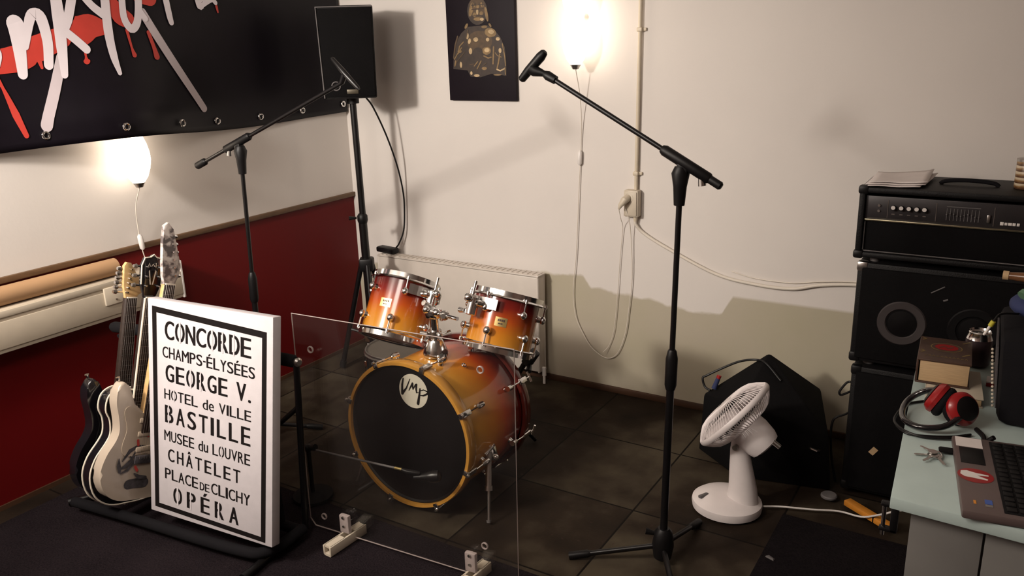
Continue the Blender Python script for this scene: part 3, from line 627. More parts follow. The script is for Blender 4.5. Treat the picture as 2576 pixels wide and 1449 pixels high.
# ------------------------------------------------------------------ bass drum
FC = Vector((1.421, -1.368, 0.312)); AX = Vector((0, -1, 0.05)).normalized()      # centre of the front hoop, axis towards the room
DT = zframe(FC, AX, (1, 0, 0))                    # local x: right, y: up, z: out of the front
bd_ = thing('bass_drum', 'amber to red sunburst bass drum with a black front head', 'bass drum', FC, DT.to_3x3())
DP = 0.43
part('shell', MB().lathe([(0.270, -0.035), (0.270, -DP+0.03)], None, 72), M['bassburst'], bd_, world=False)
def hoop(z0, z1, ro, ri): return MB().lathe([(ri, z0), (ro-0.003, z0), (ro, z0+0.004*(1 if z1 > z0 else -1)), (ro, z1-0.004*(1 if z1 > z0 else -1)), (ro-0.003, z1), (ri, z1), (ri, z0)], None, 80)
part('front_hoop', hoop(-0.042, 0.004, 0.288, 0.273), M['hoopwood'], bd_, world=False, label='amber lacquered hoop')
part('rear_hoop', hoop(-DP, -DP+0.042, 0.288, 0.273), M['hoopdark'], bd_, world=False, label='dark red hoop')
part('front_head', MB().lathe([(0.0, -0.012), (0.10, -0.012), (0.262, -0.013), (0.268, -0.008), (0.274, -0.010)], None, 72), M['head'], bd_, world=False, label='black front head')
part('rear_head', MB().lathe([(0.0, -DP+0.014), (0.274, -DP+0.014)], None, 48), M['clearhead'], bd_, world=False)
lg = MB(); lg.flat([(0.030+0.066*math.cos(2*PI*k/48), 0.178+0.066*math.sin(2*PI*k/48)) for k in range(48)], None, -0.0112)
lo = part('logo', lg, M['logo'], bd_, world=False, label='cream disc with black script letters VMP')
for st_ in ([([(-0.018, 0.186), (-0.023, 0.165), (-0.024, 0.138)], [0.004, 0.006, 0.007]), ([(-0.024, 0.134), (-0.006, 0.156), (0.010, 0.190)], [0.007, 0.004, 0.002])],
            [([(0.004, 0.150), (0.012, 0.164), (0.020, 0.177)], [0.002, 0.004, 0.005]), ([(0.020, 0.177), (0.020, 0.166), (0.021, 0.157)], [0.005, 0.005, 0.003]), ([(0.021, 0.157), (0.032, 0.174), (0.036, 0.176)], [0.002, 0.004, 0.005]), ([(0.036, 0.176), (0.034, 0.160), (0.036, 0.147), (0.042, 0.150)], [0.005, 0.005, 0.004, 0.002])],
            [([(0.050, 0.164), (0.046, 0.140), (0.040, 0.112)], [0.004, 0.006, 0.008]), ([(0.048, 0.156), (0.064, 0.163), (0.080, 0.160), (0.078, 0.152), (0.062, 0.143), (0.050, 0.142)], [0.002, 0.003, 0.004, 0.005, 0.004, 0.002])]):
    mb = MB()
    for k, (p_, w_) in enumerate(st_): mb.stroke([(-0.022+(a+0.024)*1.135, 0.134+(b-0.112)*1.15) for a, b in p_], [q*1.5 for q in w_], None, -0.0104+0.0001*k)
    part('script_letter', mb, M['ink'], lo, world=False)
def rot_(a): return Matrix.Rotation(a, 4, 'Z')
for k in range(8):
    a = PI/2-0.30+k*PI/4
    T = rot_(a)
    lug = MB(T).tube([(0.268, 0, -0.115), (0.284, 0, -0.115)], [0.012, 0.009], 12); lug.tube([(0.290, 0, -0.128), (0.290, 0, -0.102), (0.290, 0, -0.092)], [0.0115, 0.0115, 0.006], 12)
    lp = part('lug', lug, M['chrome'], bd_, world=False)
    part('tension_rod', MB(T).tube([(0.2915, 0, -0.095), (0.2945, 0, -0.01)], 0.0034, 8), M['chrome'], bd_, world=False)
    part('claw_hook', MB(T).box((0.2935, 0, -0.020), (0.008, 0.022, 0.052), bev=0.003).box((0.284, 0, 0.007), (0.020, 0.020, 0.006), bev=0.0025).tube([(0.297, 0, 0.008), (0.297, 0, 0.018)], [0.007, 0.005], 10), M['chrome'] if k % 2 else M['steel'], bd_, world=False)
    rl = MB(T).tube([(0.268, 0, -DP+0.115), (0.284, 0, -DP+0.115)], [0.012, 0.009], 12); rl.tube([(0.290, 0, -DP+0.128), (0.290, 0, -DP+0.102), (0.290, 0, -DP+0.092)], [0.0115, 0.0115, 0.006], 12)
    part('lug', rl, M['chrome'], bd_, world=False)
    part('tension_rod', MB(T).tube([(0.2915, 0, -DP+0.095), (0.2945, 0, -DP-0.03)], 0.0034, 8).tube([(0.2945, -0.022, -DP-0.03), (0.2945, 0.022, -DP-0.03)], 0.0045, 8), M['chrome'], bd_, world=False)
    part('claw_hook', MB(T).box((0.2935, 0, -DP+0.020), (0.008, 0.022, 0.052), bev=0.003), M['chrome'], bd_, world=False)
sp_ = part('spur_bracket', MB().box((0.268, -0.075, -0.17), (0.03, 0.05, 0.036), Matrix.Rotation(0.3, 3, 'Z'), bev=0.006).tube([(0.275, -0.04, -0.17), (0.29, -0.032, -0.14), (0.283, -0.05, -0.10)], [0.007, 0.006, 0.008], 10).ball((0.288, -0.085, -0.165), 0.013), M['chrome'], bd_, world=False)
f0 = Vector((1.742, -1.318, 0.010)); s0 = Vector((1.690, -1.225, 0.245))
sl = part('spur', MB().tube([s0, s0.lerp(f0, 0.50)], 0.012, 14).tube([s0.lerp(f0, 0.48), s0.lerp(f0, 0.55)], 0.0155, 14).tube([s0.lerp(f0, 0.5), f0], 0.0062, 12), M['steel'], bd_)
part('spur_tip', MB().tube([f0.lerp(s0, 0.04), f0], [0.010, 0.008], 12), M['greyrubber'], sl)
f1 = Vector((1.10, -1.318, 0.010)); s1 = Vector((1.152, -1.225, 0.245))
part('spur', MB().tube([s1, s1.lerp(f1, 0.5)], 0.012, 14).tube([s1.lerp(f1, 0.5), f1], 0.0062, 12), M['steel'], bd_)
part('vent_badge', MB().torus(0.008, 0.003, zframe(FC+Vector((0.135, 0.20, 0.235)), (0.5, 0, 0.87)), 18, 8), M['chrome'], bd_)
# tom holder on top of the shell
hb = Vector((1.444, -1.19, 0.578))
th = part('tom_holder', MB().lathe([(0.048, 0.0), (0.048, 0.012), (0.040, 0.03), (0.030, 0.055), (0.026, 0.062), (0.0, 0.063)], Matrix.Translation(hb), 28).tube([hb+Vector((0, 0, 0.05)), hb+Vector((0, 0, 0.155))], 0.0165, 18), M['chrome'], bd_)
part('memory_lock', MB().tube([hb+Vector((0, 0, 0.072)), hb+Vector((0, 0, 0.098))], 0.026, 18).tube([hb+Vector((-0.02, -0.02, 0.085)), hb+Vector((-0.045, -0.03, 0.088))], [0.007, 0.011], 10).ball(hb+Vector((0.03, -0.01, 0.085)), 0.012), M['steel'], th)
part('holder_head', MB().box(hb+Vector((0, 0, 0.165)), (0.055, 0.045, 0.04), bev=0.010).ball(hb+Vector((-0.018, -0.02, 0.182)), 0.014).ball(hb+Vector((0.026, -0.015, 0.175)), 0.016), M['chrome'], th)
def arm(p1, p2, p3):
    a = part('holder_arm', MB().tube([p1, p2, p3], 0.0075, 12), M['chrome'], bd_)
    part('arm_joint', MB().ball(p2, 0.019).tube([Vector(p2)+Vector((0, -0.02, -0.01)), Vector(p2)+Vector((0.02, -0.035, 0.01))], [0.007, 0.010], 10), M['steel'], a)
arm(hb+Vector((0, 0, 0.165)), (1.392, -1.155, 0.745), (1.350, -1.115, 0.735)); arm(hb+Vector((0, 0, 0.165)), (1.505, -1.205, 0.748), (1.578, -1.225, 0.752))

# ------------------------------------------------------------------ toms
def tom(label, c, ax, R, h, badge_a, arm_a, lug0, boff):
    T = zframe(c, ax, (1, 0, 0))
    t = thing('tom_drum', label, 'tom drum', c, T.to_3x3(), 'toms over the bass drum')
    H = h/2
    part('shell', MB().lathe([(R-0.009, -H+0.012), (R-0.009, H-0.012)], None, 64), M['tomburst'], t, world=False)
    def rim(s): return MB().lathe([(R-0.016, s*(H-0.002)), (R-0.006, s*(H+0.002)), (R-0.004, s*(H-0.018)), (R+0.004, s*(H-0.024)), (R+0.006, s*(H-0.021)), (R-0.001, s*(H-0.015)), (R-0.002, s*(H+0.004)), (R-0.014, s*(H+0.003))], None, 64)
    part('top_rim', rim(1), M['chrome'], t, world=False); part('bottom_rim', rim(-1), M['chrome'], t, world=False)
    part('top_head', MB().lathe([(0.0, H-0.008), (R-0.012, H-0.008)], None, 40), M['clearhead'], t, world=False)
    part('bottom_head', MB().lathe([(0.0, -H+0.008), (R-0.012, -H+0.008)], None, 40), pm('clear_bottom_head', (0.20, 0.16, 0.13), 0.35), t, world=False)
    for k in range(6):
        a = lug0+k*PI/3; T2 = rot_(a)
        for s in (1, -1):
            T3 = T2 if s == 1 else rot_(a+boff)
            l = part('lug', MB(T3).tube([(R-0.012, 0, s*(H-0.070)), (R+0.004, 0, s*(H-0.070))], [0.014, 0.010], 14).ball((R+0.010, 0, s*(H-0.070)), 0.0135, (0.9, 1, 1.15)), M['chrome'], t, world=False)
            part('tension_rod', MB(T3).tube([(R+0.010, 0, s*(H-0.062)), (R+0.010, 0, s*(H-0.008))], 0.0032, 8).tube([(R+0.010, 0, s*(H-0.024)), (R+0.010, 0, s*(H-0.012))], 0.0065, 10).box((R+0.003, 0, s*(H-0.021)), (0.018, 0.016, 0.004), bev=0.0015), M['chrome'], t, world=False)
    # gold badge following the shell
    b = MB(); n = 6; rr = R-0.0082
    for z0, z1 in ((-0.017, 0.017),):
        vs0 = [b.v((rr*math.cos(badge_a+(i/n-0.5)*0.36), rr*math.sin(badge_a+(i/n-0.5)*0.36), z0)) for i in range(n+1)]; vs1 = [b.v((rr*math.cos(badge_a+(i/n-0.5)*0.36), rr*math.sin(badge_a+(i/n-0.5)*0.36), z1)) for i in range(n+1)]
        for i in range(n): b.face([vs0[i], vs0[i+1], vs1[i+1], vs1[i]])
    bp = part('badge', b, M['gold'], t, world=False, label='gold badge')
    b = MB(); rr += 0.0006
    for z0, z1, a0, a1 in ((0.002, 0.010, -0.10, -0.055), (0.002, 0.010, -0.045, 0.0), (0.002, 0.010, 0.01, 0.055), (0.002, 0.010, 0.065, 0.11), (-0.009, -0.004, -0.07, -0.01), (-0.009, -0.004, 0.0, 0.06)):
        b.face([b.v((rr*math.cos(badge_a+a0), rr*math.sin(badge_a+a0), z0)), b.v((rr*math.cos(badge_a+a1), rr*math.sin(badge_a+a1), z0)), b.v((rr*math.cos(badge_a+a1), rr*math.sin(badge_a+a1), z1)), b.v((rr*math.cos(badge_a+a0), rr*math.sin(badge_a+a0), z1))])
    part('badge_print', b, M['leather'], bp, world=False)
    # suspension bracket
    T2 = rot_(arm_a)
    sbk = MB(T2); n = 10
    for rr0 in (R+0.012,):
        A = [(rr0*math.cos((i/n-0.5)*1.15), rr0*math.sin((i/n-0.5)*1.15)) for i in range(n+1)]
        Bq = [((rr0+0.004)*math.cos((i/n-0.5)*1.15), (rr0+0.004)*math.sin((i/n-0.5)*1.15)) for i in range(n+1)]
        for i in range(n): sbk.hexa([(*A[i], H-0.075), (*Bq[i], H-0.075), (*Bq[i+1], H-0.075), (*A[i+1], H-0.075)], [(*A[i], H-0.035), (*Bq[i], H-0.035), (*Bq[i+1], H-0.035), (*A[i+1], H-0.035)])
    br = part('suspension_bracket', sbk, M['steel'], t, world=False)
    part('mount_clamp', MB(T2).tube([(R+0.034, 0, H-0.112), (R+0.034, 0, H-0.108), (R+0.034, 0, H-0.045), (R+0.034, 0, H-0.038)], [0.014, 0.021, 0.021, 0.015], 18).tube([(R+0.014, -0.03, H-0.062), (R+0.034, -0.03, H-0.062), (R+0.045, -0.03, H-0.062)], [0.012, 0.012, 0.007], 14).tube([(R+0.014, 0.03, H-0.062), (R+0.034, 0.03, H-0.062), (R+0.045, 0.03, H-0.062)], [0.012, 0.012, 0.007], 14).ball((R+0.062, 0.0, H-0.05), 0.017).tube([(R+0.05, -0.02, H-0.10), (R+0.05, -0.045, H-0.10)], [0.008, 0.012], 12).tube([(R+0.045, 0.0, H-0.04), (R+0.045, 0, H+0.015)], 0.006, 10), M['chrome'], br, world=False)
    return t
tom('left sunburst tom above the bass drum, beside the tripod pole', (1.165, -1.05, 0.675), (-0.02, 0.60, 1), 0.140, 0.255, -1.40, -0.25, -0.90, -0.2)
tom('right sunburst tom above the bass drum, in front of the radiator end', (1.641, -1.018, 0.684), (0.06, 0.44, 1), 0.135, 0.222, -1.10, -1.85, -0.55, 0.2)

# ------------------------------------------------------------------ guitar rack with three guitars
gk = thing('guitar_rack', 'black tube guitar rack with padded rails holding the guitars and the sign', 'guitar rack', (0.7, -1.85, 0))
part('upper_rail', MB().tube([(0.212, -1.70, 0.656), (0.225, -1.70, 0.656), (0.38, -1.70, 0.668), (1.225, -1.70, 0.691), (1.235, -1.70, 0.691)], [0.017, 0.022, 0.022, 0.022, 0.016], 16), M['foam'], gk)
part('end_knob', MB().tube([(1.235, -1.70, 0.691), (1.252, -1.702, 0.692), (1.258, -1.703, 0.692)], [0.012, 0.016, 0.010], 14), M['steel'], gk)
fr = smooth_path([(0.30, -2.03, 0.058), (0.60, -1.995, 0.058), (0.95, -1.962, 0.058), (1.15, -1.935, 0.058), (1.205, -1.91, 0.058), (1.225, -1.85, 0.058), (1.222, -1.735, 0.060)])
part('front_rail', MB().tube(fr, 0.0195, 14), M['foam'], gk)
part('rear_rail', MB().tube([(0.30, -1.80, 0.055), (1.215, -1.745, 0.055)], 0.0195, 14), M['foam'], gk)
rodpart('end_post', [(1.240, -1.70, 0.69), (1.212, -1.715, 0.045)], 0.0115, 'blackmetal', gk)
rodpart('end_post', [(0.400, -1.70, 0.668), (0.390, -1.79, 0.045)], 0.0115, 'blackmetal', gk)
rodpart('brace', [(1.226, -1.705, 0.52), (1.07, -1.735, 0.38)], 0.009, 'blackmetal', gk)
for pts in ([(1.178, -1.72, 0.032), (1.20, -1.86, 0.032), (1.225, -2.02, 0.032)], [(0.40, -1.70, 0.032), (0.33, -1.86, 0.032), (0.235, -2.02, 0.032)]):
    f = rodpart('foot', pts, 0.013, 'blackmetal', gk)
    q = Vector(pts[-1]); d = (q-Vector(pts[1])).normalized(); part('end_cap', MB().tube([q-d*0.03, q], 0.0155, 12), M['black'], f)
for x in (0.36, 0.50, 0.585): part('neck_yoke', MB().tube([(x, -1.69, 0.675), (x, -1.735, 0.668), (x, -1.775, 0.662)], [0.010, 0.011, 0.008], 10), M['foam'], gk)

STRAT = [(0, 0), (-0.08, 0.005), (-0.135, 0.04), (-0.162, 0.105), (-0.150, 0.17), (-0.120, 0.225), (-0.112, 0.265), (-0.124, 0.315), (-0.140, 0.365), (-0.140, 0.415), (-0.122, 0.438), (-0.098, 0.420), (-0.070, 0.365), (-0.045, 0.330), (0.035, 0.328), (0.058, 0.322), (0.082, 0.345), (0.110, 0.372), (0.130, 0.362), (0.132, 0.325), (0.114, 0.272), (0.108, 0.235), (0.125, 0.19), (0.158, 0.14), (0.166, 0.09), (0.145, 0.035), (0.09, 0.004)]
SINGLE = [(0, 0), (-0.08, 0.006), (-0.140, 0.048), (-0.167, 0.12), (-0.155, 0.185), (-0.120, 0.240), (-0.105, 0.275), (-0.112, 0.325), (-0.132, 0.365), (-0.125, 0.415), (-0.085, 0.440), (-0.035, 0.432), (0.03, 0.425), (0.062, 0.39), (0.085, 0.372), (0.122, 0.392), (0.138, 0.37), (0.122, 0.32), (0.108, 0.275), (0.122, 0.235), (0.155, 0.185), (0.168, 0.12), (0.140, 0.045), (0.08, 0.006)]
def guitar(label, x, y0, z0, L, outline, body, thick, nut, face, back_neck, fingerboard, kind):
    c, s_ = math.cos(L), math.sin(L)
    F = Matrix(((0, 0, 1, x), (c, s_, 0, y0), (-s_, c, 0, z0), (0, 0, 0, 1)))       # across, along the neck, out of the face (towards the room)
    g = thing('electric_guitar', label, 'guitar', (x, y0, z0), F.to_3x3(), 'guitars in the rack')
    P = closed_path([(a, b, 0) for a, b in outline], 4); poly = [(p.x, p.y) for p in P]
    bo = part('body', MB().prism(poly, thick, None, -thick, bev=0.009 if kind != 'bound' else 0.002, seg=3), body, g, world=False)
    if kind == 'bound':
        for z in (0.0, -thick): part('binding', MB().tube([(a, b, z) for a, b in poly], 0.0032, 8, closed=True), M['binding'], g, world=False, label='cream edge binding')
    # neck, fingerboard, headstock
    nw0, nw1 = 0.0215, 0.028; yb = 0.30
    part('neck', MB().hexa([(-nw1, yb, -0.022), (nw1, yb, -0.022), (nw1, yb, 0.004), (-nw1, yb, 0.004)], [(-nw0, nut, -0.018), (nw0, nut, -0.018), (nw0, nut, 0.003), (-nw0, nut, 0.003)], bev=0.004), back_neck, g, world=False)
    fb = part('fingerboard', MB().hexa([(-nw1, yb-0.05, 0.004), (nw1, yb-0.05, 0.004), (nw1, yb-0.05, 0.010), (-nw1, yb-0.05, 0.010)], [(-nw0, nut, 0.003), (nw0, nut, 0.003), (nw0, nut, 0.009), (-nw0, nut, 0.009)], bev=0.001), fingerboard, g, world=False)
    frt = MB(); sc_ = nut-0.155
    for k in range(1, 21):
        y = nut-sc_*(1-2**(-k/12)); t_ = (y-yb+0.05)/(nut-yb+0.05); hw = nw1+(nw0-nw1)*t_
        frt.box((0, y, 0.0102-0.001*t_), (2*hw, 0.0012, 0.0012))
    part('frets', frt, M['steel'], fb, world=False)
    if kind == 'bound':
        for sx in (-1, 1): part('binding', MB().tube([(sx*nw1, yb+0.1, 0.006), (sx*nw0, nut, 0.005)], 0.0042, 8), M['binding'], g, world=False, label='cream neck binding')
    part('nut', MB().box((0, nut+0.002, 0.009), (2*nw0, 0.005, 0.006), bev=0.001), M['binding'], g, world=False)
    if kind == 'bound': hs = [(-0.022, nut), (0.022, nut), (0.042, nut+0.05), (0.046, nut+0.12), (0.036, nut+0.148), (0.012, nut+0.152), (0.0, nut+0.162), (-0.012, nut+0.152), (-0.036, nut+0.148), (-0.046, nut+0.12), (-0.042, nut+0.05)]
    else: hs = [(-0.022, nut), (0.022, nut), (0.030, nut+0.022), (0.047, nut+0.028), (0.052, nut+0.048), (0.042, nut+0.075), (0.020, nut+0.11), (0.004, nut+0.150), (-0.010, nut+0.182), (-0.028, nut+0.186), (-0.038, nut+0.165), (-0.036, nut+0.12), (-0.034, nut+0.06)]
    if kind == 'black': hs = [(a, nut+(b-nut)*0.72) for a, b in hs]
    if kind == 'white': hs = [(a, nut+b) for a, b in ((-0.022, 0), (0.022, 0), (0.034, 0.03), (0.038, 0.06), (0.026, 0.10), (0.006, 0.15), (-0.016, 0.205), (-0.042, 0.226), (-0.058, 0.212), (-0.054, 0.16), (-0.042, 0.08), (-0.032, 0.03))]
    hp = part('headstock', MB().prism(hs, 0.015, None, -0.013, bev=0.002), face, g, world=False)
    if kind == 'bound':
        part('binding', MB().tube([(a, b, 0.0015) for a, b in hs[2:]+hs[:0]], 0.0026, 8), M['binding'], hp, world=False)
        lg_ = MB()
        for q in ([(-0.020, nut+0.118), (-0.016, nut+0.130), (-0.012, nut+0.118)], [(-0.006, nut+0.118), (0.0, nut+0.127), (0.006, nut+0.118)], [(0.012, nut+0.130), (0.012, nut+0.116)]): lg_.stroke(q, 0.003, None, 0.0026)
        part('logo_mark', lg_, M['binding'], hp, world=False)
        for sx in (-1, 1): part('inlay_mark', MB().flat([(sx*0.002, nut+0.05), (sx*0.012, nut+0.105), (sx*0.016, nut+0.10), (sx*0.007, nut+0.05)], None, 0.0026), M['binding'], hp, world=False)
    for k in range(6):
        if kind == 'bound': px_, py_, dx = (-0.026 if k < 3 else 0.026), nut+0.045+(k % 3)*0.035, (-1 if k < 3 else 1)
        else: px_, py_, dx = -0.022+0.002*k, nut+(0.030+k*0.024)*(0.72 if kind == 'black' else 1.2), (-1 if kind != 'white' else 1)
        if kind == 'white': px_ += 0.034-0.010*k
        part('tuner', MB().tube([(px_, py_, 0.0), (px_, py_, 0.014)], [0.005, 0.003], 8).tube([(px_, py_, -0.016), (px_+dx*0.024, py_, -0.016), (px_+dx*0.030, py_, -0.016), (px_+dx*0.042, py_, -0.016)], [0.004, 0.004, 0.009, 0.006], 8), M['chrome'] if kind != 'bound' else M['steel'], g, world=False)
    for k in range(6): u = (k-2.5)/2.5; part('string', MB().tube([(u*0.026, 0.155, 0.016), (u*0.018, nut, 0.0125)], 0.0006, 5), M['steel'], g, world=False)
    part('bridge', MB().box((0, 0.150, 0.005), (0.075, 0.030, 0.010), bev=0.003), M['decal'] if kind == 'white' else M['chrome'], g, world=False)
    for y in (0.19, 0.245, 0.295) if kind != 'bound' else (0.20, 0.33):
        part('pickup', MB().box((0, y, 0.003), (0.076, 0.020 if kind != 'bound' else 0.038, 0.008), Matrix.Rotation(0.1 if y < 0.2 and kind != 'bound' else 0, 3, 'Z'), bev=0.004), M['guardwhite'] if kind == 'white' else M['black'], g, world=False)
    for kx, ky in ((0.085, 0.16), (0.100, 0.115), (0.115, 0.07)): part('control_knob', MB().tube([(kx, ky, 0.0), (kx, ky, 0.016)], [0.012, 0.010], 16), M['guardwhite'] if kind == 'white' else M['black'], g, world=False)
    part('strap_button', MB().tube([(-0.130, 0.438, -thick/2), (-0.136, 0.452, -thick/2)] if kind != 'bound' else [(0, 0, -thick/2), (0, -0.012, -thick/2)], [0.004, 0.008], 10), M['chrome'], g, world=False)
    if kind in ('white', 'black'):
        gp = closed_path([(a, b, 0) for a, b in [(-0.045, 0.325), (-0.085, 0.35), (-0.105, 0.33), (-0.085, 0.265), (-0.095, 0.20), (-0.070, 0.165), (0.03, 0.165), (0.10, 0.065), (0.135, 0.07), (0.13, 0.12), (0.085, 0.20), (0.09, 0.30), (0.05, 0.32)]], 4)
        part('pickguard', MB().prism([(p.x, p.y) for p in gp], 0.0025, None, 0.0005), M['guardwhite'] if kind == 'white' else M['black'], g, world=False)
    if kind == 'white':
        for k, q in enumerate(([(-0.085, 0.15), (-0.06, 0.185), (-0.03, 0.20), (0.0, 0.20)], [(-0.092, 0.12), (-0.07, 0.13), (-0.05, 0.15), (-0.035, 0.185)], [(-0.055, 0.165), (-0.04, 0.14), (-0.06, 0.115), (-0.085, 0.105)], [(-0.10, 0.16), (-0.098, 0.135), (-0.09, 0.112)], [(-0.03, 0.10), (-0.01, 0.085), (0.02, 0.08)])):
            part('doodle', MB().stroke(q, [0.004, 0.016, 0.012, 0.005][:len(q)], None, 0.0034+0.0002*k), M['decal'], bo, world=False)
        for k, q in enumerate(([(-0.034, 0.222), (-0.030, 0.205)], [(0.0, 0.252), (0.006, 0.236)], [(-0.03, 0.125), (-0.02, 0.110)])):
            part('doodle', MB().stroke(q, 0.010, None, 0.0046+0.0002*k), M['decalred'], bo, world=False)
        part('doodle', MB().stroke([(-0.045, 0.060), (-0.02, 0.062), (0.02, 0.060)], 0.036, None, 0.0014), M['decal'], bo, world=False)
    return g
pat = newmat('black_and_white_swirl_print')
def swirl():
    mt, nt, bs = newmat('pale_swirl_headstock_print'); f = noise(nt, 34, 4)
    r = ramp(nt, [(0.42, (0.66, 0.60, 0.56)), (0.50, (0.42, 0.36, 0.34)), (0.58, (0.12, 0.10, 0.10))]); nt.links.new(f, r.inputs[0]); nt.links.new(r.outputs[0], bs.inputs['Base Color']); bs.inputs['Roughness'].default_value = 0.3; return mt
bpy.data.materials.remove(pat[0])
guitar('white electric guitar with dark doodles, nearest to the sign, pale swirl headstock', 0.622, -1.974, 0.132, math.radians(19.6), STRAT, M['guitarwhite'], 0.044, 0.80, swirl(), M['maple'], M['rosewood'], 'white')
guitar('black electric guitar with cream edge binding, the middle one of three', 0.548, -1.963, 0.092, math.radians(16.5), SINGLE, M['blackgloss'], 0.046, 0.775, M['blackgloss'], M['rosewood'], M['rosewood'], 'bound')
guitar('plain black electric guitar with a natural wood headstock, at the back of the rack', 0.472, -1.964, 0.123, math.radians(15.4), STRAT, M['blackgloss'], 0.044, 0.735, M['maple'], M['rosewood'], M['rosewood'], 'black')

# ------------------------------------------------------------------ the stencilled sign
SB = Vector((0.6826, -1.962, 0.100)); SA = Vector((0.5809, 0.0447, 0)).normalized(); SU = Vector((-0.0099, 0.1283, 0.7787)).normalized()
SF = frame(SB, SA, SU)          # local x along the width, y up the board, z out of the face
sg = thing('sign_board', 'white canvas sign with black stencilled Paris station names, leaning on the rack', 'sign', SB, SF.to_3x3())
SW, SH = 0.5827, 0.7893
part('canvas', MB().box((SW/2, SH/2, -0.019), (SW, SH, 0.038), bev=0.003), M['signwhite'], sg, world=False)
fm = MB(); o_ = [(0.0235, 0.0200), (0.5535, 0.0100), (0.5565, 0.7365), (0.0225, 0.7640)]; i_ = [(0.0440, 0.0370), (0.5335, 0.0270), (0.5365, 0.7155), (0.0440, 0.7420)]
ov = [fm.v((a, b, 0.0006)) for a, b in o_]; iv = [fm.v((a, b, 0.0006)) for a, b in i_]
for k in range(4): fm.face([ov[k], ov[(k+1) % 4], iv[(k+1) % 4], iv[k]])
part('border_line', fm, M['ink'], sg, world=False)
LINES = [('CONCORDE', 0.087, 0.487, 0.645, 0.712, 0.0022), ('CHAMPS-ÉLYSÉES', 0.073, 0.505, 0.578, 0.618, 0.0008), ('GEORGE V.', 0.088, 0.486, 0.493, 0.555, 0.0020), ('HOTEL de VILLE', 0.079, 0.488, 0.428, 0.465, 0.0006), ('BASTILLE', 0.082, 0.484, 0.342, 0.406, 0.0018),
         ('MUSEE du LOUVRE', 0.076, 0.484, 0.274, 0.313, 0.0006), ('CHÂTELET', 0.094, 0.439, 0.200, 0.247, 0.0012), ('PLACE DE CLICHY', 0.077, 0.484, 0.131, 0.171, 0.0008), ('OPÉRA', 0.119, 0.430, 0.048, 0.108, 0.0022)]
for s_, x0, x1, y0, y1, bd in LINES:
    SH_ = Matrix(((1, 0, 0, 0), (-0.033, 1, 0, 0.033*(x0+x1)/2), (0, 0, 1, 0), (0, 0, 0, 1)))     # the lines run slightly downhill
    W_ = {'I': 0.30, '.': 0.22, '-': 0.4, 'M': 1.2, 'e': 0.8, 'd': 0.85, 'u': 0.8, 'V': 1.05, ' ': 0.5}
    words = []
    if s_ == 'PLACE DE CLICHY':
        w1 = x1-x0; gp_ = 0.2; words = [('PLACE', x0, x0+w1*0.40, y1), ('DE', x0+w1*0.425, x0+w1*0.535, y0+0.72*(y1-y0)), ('CLICHY', x0+w1*0.56, x1, y1)]
    else:
        gp_ = {'OPÉRA': 0.72, 'CHÂTELET': 0.5, 'BASTILLE': 0.45, 'GEORGE V.': 0.32}.get(s_, 0.2); tot = sum(W_.get(c, 1.0) for c in s_)+gp_*(len(s_)-1); u = (x1-x0)/tot; x = x0
        for wd_ in s_.split(' '):
            ww = (sum(W_.get(c, 1.0) for c in wd_)+gp_*(len(wd_)-1))*u; words.append((wd_, x, x+ww, y1)); x += ww+(0.5+2*gp_)*u
    for wd_, a0, a1, yt in words:
        mb = MB(); pos = text_fit(mb, wd_, a0, a1, y0, yt, SH_, 0.0008, bd, gp_); ln = part('stencil_lettering', mb, M['ink'], sg, world=False)
        for c_, a, b in pos:
            wd = b-a; e = 0.004; g0, g1 = (0.40, 0.60) if c_ == 'O' else (0.36, 0.50)
            if c_ == 'O' or (c_ in 'RPBD' and y1-y0 > 0.055):
                part('stencil_gap', MB().flat([(a+wd*g0, y0-e), (a+wd*g1, y0-e), (a+wd*g1, yt+e), (a+wd*g0, yt+e)], SH_, 0.0012), M['signwhite'], ln, world=False)

# ------------------------------------------------------------------ black bag behind the sign
gb = thing('gear_bag', 'black soft gear bag standing behind the white sign', 'bag', (1.09, -1.79, 0.08))
part('bag_body', MB().hexa([(0.93, -1.845, 0.080), (1.185, -1.825, 0.080), (1.185, -1.765, 0.080), (0.93, -1.785, 0.080)], [(0.94, -1.835, 0.405), (1.178, -1.815, 0.425), (1.178, -1.772, 0.425), (0.94, -1.79, 0.405)], bev=0.025), M['foam'], gb)
part('zip', MB().tube([(0.95, -1.808, 0.416), (1.165, -1.793, 0.434)], 0.004, 8), M['blackmetal'], gb)
part('front_pocket', MB().hexa([(0.96, -1.857, 0.10), (1.165, -1.841, 0.10), (1.165, -1.825, 0.10), (0.96, -1.841, 0.10)], [(0.965, -1.849, 0.30), (1.16, -1.833, 0.31), (1.16, -1.820, 0.31), (0.965, -1.836, 0.30)], bev=0.010), M['blackmat'], gb)

# ------------------------------------------------------------------ clear acrylic screen
px_t = thing('acrylic_screen', 'clear acrylic screen standing in front of the bass drum', 'screen', (1.62, -1.64, 0.0))
PF = frame((1.1873, -1.6668, 0.030), (0.8618, 0.0506, 0), (0, 0.0197, 1))
pw, ph, th_ = 0.8633, 0.8115, 0.006
mb = MB(PF); out = [(0.022, 0), (pw, 0), (pw, ph), (0, ph), (0, 0.026)]
va = [mb.v((a, b, 0)) for a, b in out]; vb = [mb.v((a, b, -th_)) for a, b in out]
mb.mi = 0; mb.face(va); mb.face(vb[::-1]); mb.mi = 1
for k in range(5): mb.face([va[k], vb[k], vb[(k+1) % 5], va[(k+1) % 5]])
pn = part('sheet', mb, [M['acrylic'], M['acredge']], px_t)
